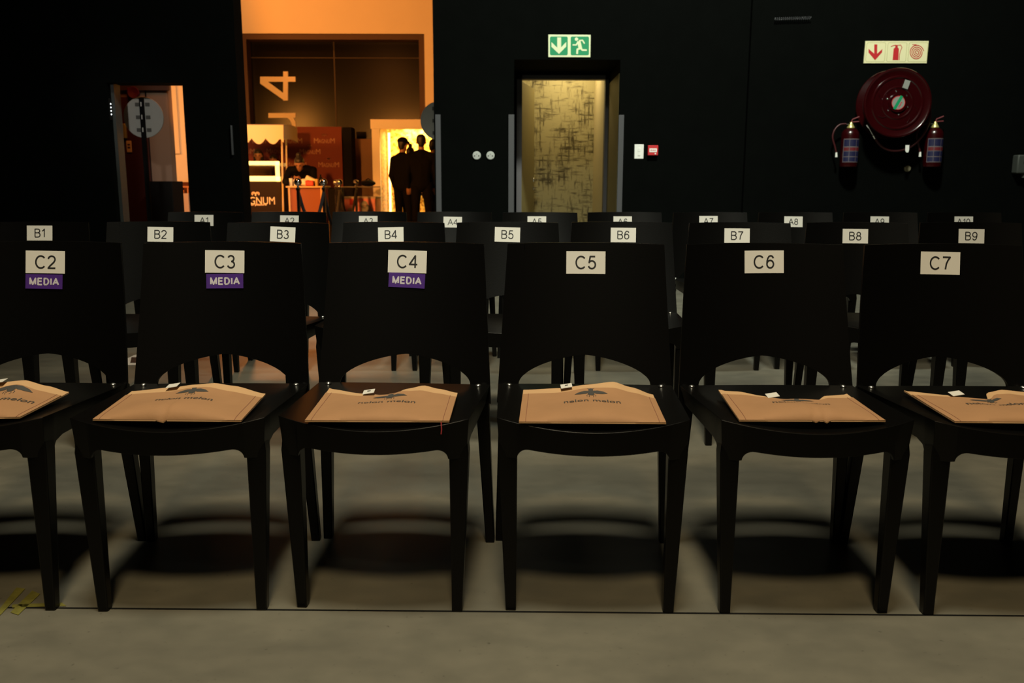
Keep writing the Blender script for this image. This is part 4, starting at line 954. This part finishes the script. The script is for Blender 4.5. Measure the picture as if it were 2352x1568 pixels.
# ------------------------------------------------------------------ people
def capsule(a, b, ra, rb, seg=14):
    a, b = Vector(a), Vector(b); n = 6
    d = (b - a); L = d.length or 1e-5; d = d / L
    pts, rs = [], []
    for k in range(5): t = R(-90 + 90 * k / 4); pts.append(a + d * ra * math.sin(t)); rs.append(max(.0015, ra * math.cos(t)))
    for k in range(1, 5): t = R(90 * k / 4); pts.append(b + d * rb * math.sin(t)); rs.append(max(.0015, rb * math.cos(t)))
    return tube(pts, rs, seg)
def fused(name, geoms, m, parent, voxel=.011, it=4):
    o = make(name, geoms, m, parent, local=True, smooth=0)
    r = o.modifiers.new('r', 'REMESH'); r.mode = 'VOXEL'; r.voxel_size = voxel
    s = o.modifiers.new('s', 'SMOOTH'); s.iterations = it; s.factor = .5
    dg = bpy.context.evaluated_depsgraph_get(); me = bpy.data.meshes.new_from_object(o.evaluated_get(dg)); me.name = name
    me.shade_smooth(); old = o.data; o.modifiers.clear(); o.data = me; bpy.data.meshes.remove(old)
    if not me.materials: me.materials.append(m)
    return o
def person(loc, face, height, label, pose=None, hair='short', top=M_CLOTH, cap=False, bottoms=M_DENIM):
    """figure facing local -y; face turns it about z (degrees). pose overrides joints in units of a 1.75 m body."""
    k = height / 1.75
    J = dict(hip=(0, 0, .95), waist=(0, 0, 1.08), chest=(0, -.01, 1.30), neck=(0, .01, 1.47), head=(0, -.02, 1.63),
             shL=(-.18, .01, 1.385), shR=(.18, .01, 1.385), elL=(-.235, .02, 1.11), elR=(.235, .02, 1.11), haL=(-.23, -.07, .90), haR=(.23, -.07, .90),
             hiL=(-.09, 0, .92), hiR=(.09, 0, .92), knL=(-.11, -.01, .50), knR=(.11, -.01, .50), anL=(-.12, .02, .09), anR=(.12, .02, .09), tilt=0.0)
    if pose: J.update(pose)
    tilt = J.pop('tilt'); headup = J.pop('headup', None)
    J = {a: Vector(b) * k for a, b in J.items()}
    root = thing('person', label, 'person', loc); root.rotation_euler = (0, 0, R(face))
    def hand(sd):
        s = -1 if sd == 'L' else 1
        w, e = J['ha' + sd], J['el' + sd]; d = (w - e).normalized(); side = d.cross(Vector((0, 1, .2))).normalized(); fwd = side.cross(d).normalized()
        g = [capsule(w, w + d * .07 * k, .024 * k, .026 * k), capsule(w + d * .03 * k + side * .018 * k, w + d * .085 * k + side * .024 * k, .017 * k, .014 * k), capsule(w + d * .03 * k - side * .018 * k, w + d * .085 * k - side * .024 * k, .017 * k, .014 * k)]
        for i, (o_, ln) in enumerate(((-.030, .058), (-.010, .070), (.010, .074), (.030, .066))):
            b0 = w + d * .085 * k + side * o_ * k; b1 = b0 + d * ln * .55 * k - fwd * .008 * k; b2 = b1 + d * ln * .45 * k - fwd * .022 * k
            g += [capsule(b0, b1, .010 * k, .0095 * k, 8), capsule(b1, b2, .0095 * k, .008 * k, 8)]
        t0 = w + d * .025 * k + side * .026 * k * -s; t1 = t0 - side * s * .03 * k + d * .03 * k - fwd * .01 * k; t2 = t1 + d * .03 * k - fwd * .006 * k
        return g + [capsule(t0, t1, .013 * k, .011 * k, 8), capsule(t1, t2, .011 * k, .009 * k, 8)]
    def limb(a, b, ra, rb): return capsule(J[a], J[b], ra * k, rb * k)
    hd, nk = J['head'], J['neck']; up = Vector(headup).normalized() if headup else (hd - nk).normalized(); rt = Vector((1, 0, 0)); fw = up.cross(rt).normalized() * 1.0
    if fw.y > 0: fw = -fw
    fw = (Matrix.Rotation(R(tilt), 3, rt) @ fw); upv = rt.cross(fw) * -1.0
    if upv.dot(up) < 0: upv = -upv
    def hp(x, f, u): return hd + (rt * x + fw * f + upv * u) * k
    def hb(x, f, u, r): return ball(hp(x, f, u), r * k, 14, 10)
    headg = [capsule(hp(0, -.015, .035), hp(0, .01, .03), .078 * k, .074 * k), capsule(hp(0, .02, -.02), hp(0, .045, -.085), .062 * k, .034 * k), capsule(hp(0, .082, .015), hp(0, .100, -.022), .009 * k, .014 * k, 8),
             capsule(hp(-.022, .080, -.055), hp(.022, .080, -.055), .010 * k, .010 * k, 8), hb(-.074, -.005, -.01, .020), hb(.074, -.005, -.01, .020), capsule(hp(-.030, .072, .034), hp(.030, .072, .034), .012 * k, .012 * k, 8)]
    bodyg = headg + [capsule(J['neck'], hp(0, -.01, -.06), .056 * k, .050 * k), limb('shL', 'elL', .046, .038), limb('shR', 'elR', .046, .038), limb('elL', 'haL', .037, .025), limb('elR', 'haR', .037, .025),
             limb('hip', 'waist', .125, .115), limb('waist', 'chest', .115, .125), limb('chest', 'neck', .12, .06), limb('shL', 'shR', .06, .06),
             limb('hiL', 'knL', .080, .052), limb('hiR', 'knR', .080, .052), limb('knL', 'anL', .052, .036), limb('knR', 'anR', .052, .036)] + hand('L') + hand('R')
    for a in ('anL', 'anR'): bodyg.append(capsule(J[a] + Vector((0, .02, -.05)) * k, J[a] + Vector((0, -.15, -.06)) * k, .036 * k, .026 * k))
    body = fused('body', bodyg, M_SKIN, root, .010)
    for sx_ in (-.030, .030): make('eye', hb(sx_, .078, .012, .011), M_HAIR, root, local=True)
    c2, w2 = J['chest'], J['waist']
    wide = Vector((.075, 0, 0)) * k
    fused('jacket', [capsule(J['hip'] - wide * .6, J['hip'] + wide * .6, .125 * k, .125 * k), capsule(w2 - wide * .6, w2 + wide * .6, .118 * k, .118 * k), capsule(c2 - wide, c2 + wide, .135 * k, .135 * k), limb('hip', 'waist', .14, .13), limb('waist', 'chest', .13, .142), limb('chest', 'neck', .14, .066),
          limb('shL', 'shR', .070, .070), limb('neck', 'shL', .058, .066), limb('neck', 'shR', .058, .066), limb('shL', 'elL', .068, .054), limb('shR', 'elR', .068, .054), limb('elL', 'haL', .052, .038), limb('elR', 'haR', .052, .038),
          capsule(J['hip'] - wide * .6, w2 - wide * .6, .125 * k, .118 * k), capsule(J['hip'] + wide * .6, w2 + wide * .6, .125 * k, .118 * k), capsule(w2 - wide * .6, c2 - wide, .118 * k, .135 * k), capsule(w2 + wide * .6, c2 + wide, .118 * k, .135 * k), capsule(c2 - wide, J['shL'], .12 * k, .07 * k), capsule(c2 + wide, J['shR'], .12 * k, .07 * k)], top, root, .012)
    fused('trousers', [limb('hip', 'hiL', .12, .105), limb('hip', 'hiR', .12, .105), limb('hiL', 'knL', .098, .066), limb('hiR', 'knR', .098, .066), limb('knL', 'anL', .066, .056), limb('knR', 'anR', .066, .056)], bottoms, root, .012)
    for a in ('anL', 'anR'): fused('shoe', [capsule(J[a] + Vector((0, .025, -.045)) * k, J[a] + Vector((0, -.15, -.052)) * k, .043 * k, .036 * k), capsule(J[a], J[a] + Vector((0, 0, -.03)) * k, .045 * k, .045 * k)], M_CLOTH, root, .009)
    hg = [capsule(hp(0, -.028, .050), hp(0, .005, .055), .084 * k, .074 * k), capsule(hp(0, -.045, .0), hp(0, -.04, -.045), .066 * k, .050 * k), capsule(hp(-.055, -.02, .01), hp(-.058, -.02, .04), .026 * k, .030 * k), capsule(hp(.055, -.02, .01), hp(.058, -.02, .04), .026 * k, .030 * k)]
    if hair == 'bun': hg += [hb(0, -.04, .155, .042), capsule(hp(0, -.03, .12), hp(0, -.035, .14), .03 * k, .03 * k)]
    if hair == 'long': hg += [capsule(hp(-.05, -.045, .02), hp(-.06, -.06, -.16), .05 * k, .04 * k), capsule(hp(.05, -.045, .02), hp(.06, -.06, -.16), .05 * k, .04 * k)]
    fused('hair', hg, M_HAIR, root, .009)
    if cap:
        cp = make('cap', [ball(hp(0, -.02, .07), (.094 * k, .098 * k, .070 * k), 20, 12)], M_CLOTH, root, local=True)
        make('cap_peak', capsule(hp(-.03, .09, .062), hp(.03, .12, .058), .035 * k, .03 * k), M_CLOTH, cp, local=True)
    return root
GY = 15.7
def px_at(px, Y): return X(px, 440, Y)
person((px_at(926, GY - .1), GY - .1, 0), 150, 1.76, 'person in a dark cap seen from behind, leftmost of the group at the gold booth', cap=True)
person((px_at(944, GY + .42), GY + .42, 0), 170, 1.62, 'shorter person in dark clothes half hidden between two others at the gold booth', hair='bun')
person((px_at(969, GY - .45), GY - .45, 0), 182, 1.80, 'person with short dark hair and black jacket seen from behind at the gold booth',
       pose=dict(shL=(-.20, .01, 1.39), shR=(.20, .01, 1.39)))
person((px_at(997, GY + .12), GY + .12, 0), 120, 1.75, 'person at the gold booth cut off by the wall edge and round sign')
person((px_at(704, TY + .98), TY + .98, 0), 0, 1.66, 'person with a hair bun and black top bending over the serving table',
       pose=dict(waist=(0, -.02, 1.07), chest=(0, -.22, 1.22), neck=(0, -.36, 1.27), head=(0, -.45, 1.36), shL=(-.20, -.30, 1.26), shR=(.20, -.30, 1.26), elL=(-.27, -.42, 1.06), elR=(.25, -.44, 1.10), haL=(-.08, -.56, 1.10), haR=(.06, -.60, 1.10), headup=(0, -.45, .89)), hair='bun')
person((px_at(597, CY + 1.05), CY + 1.05, 0), 10, 1.58, 'person with dark hair standing behind the cart, left of two', top=M_BROWNCLOTH, hair='long')
person((px_at(632, CY + 1.6), CY + 1.6, 0), -12, 1.50, 'person with dark hair standing behind the cart beside its right post', top=M_BROWNCLOTH)
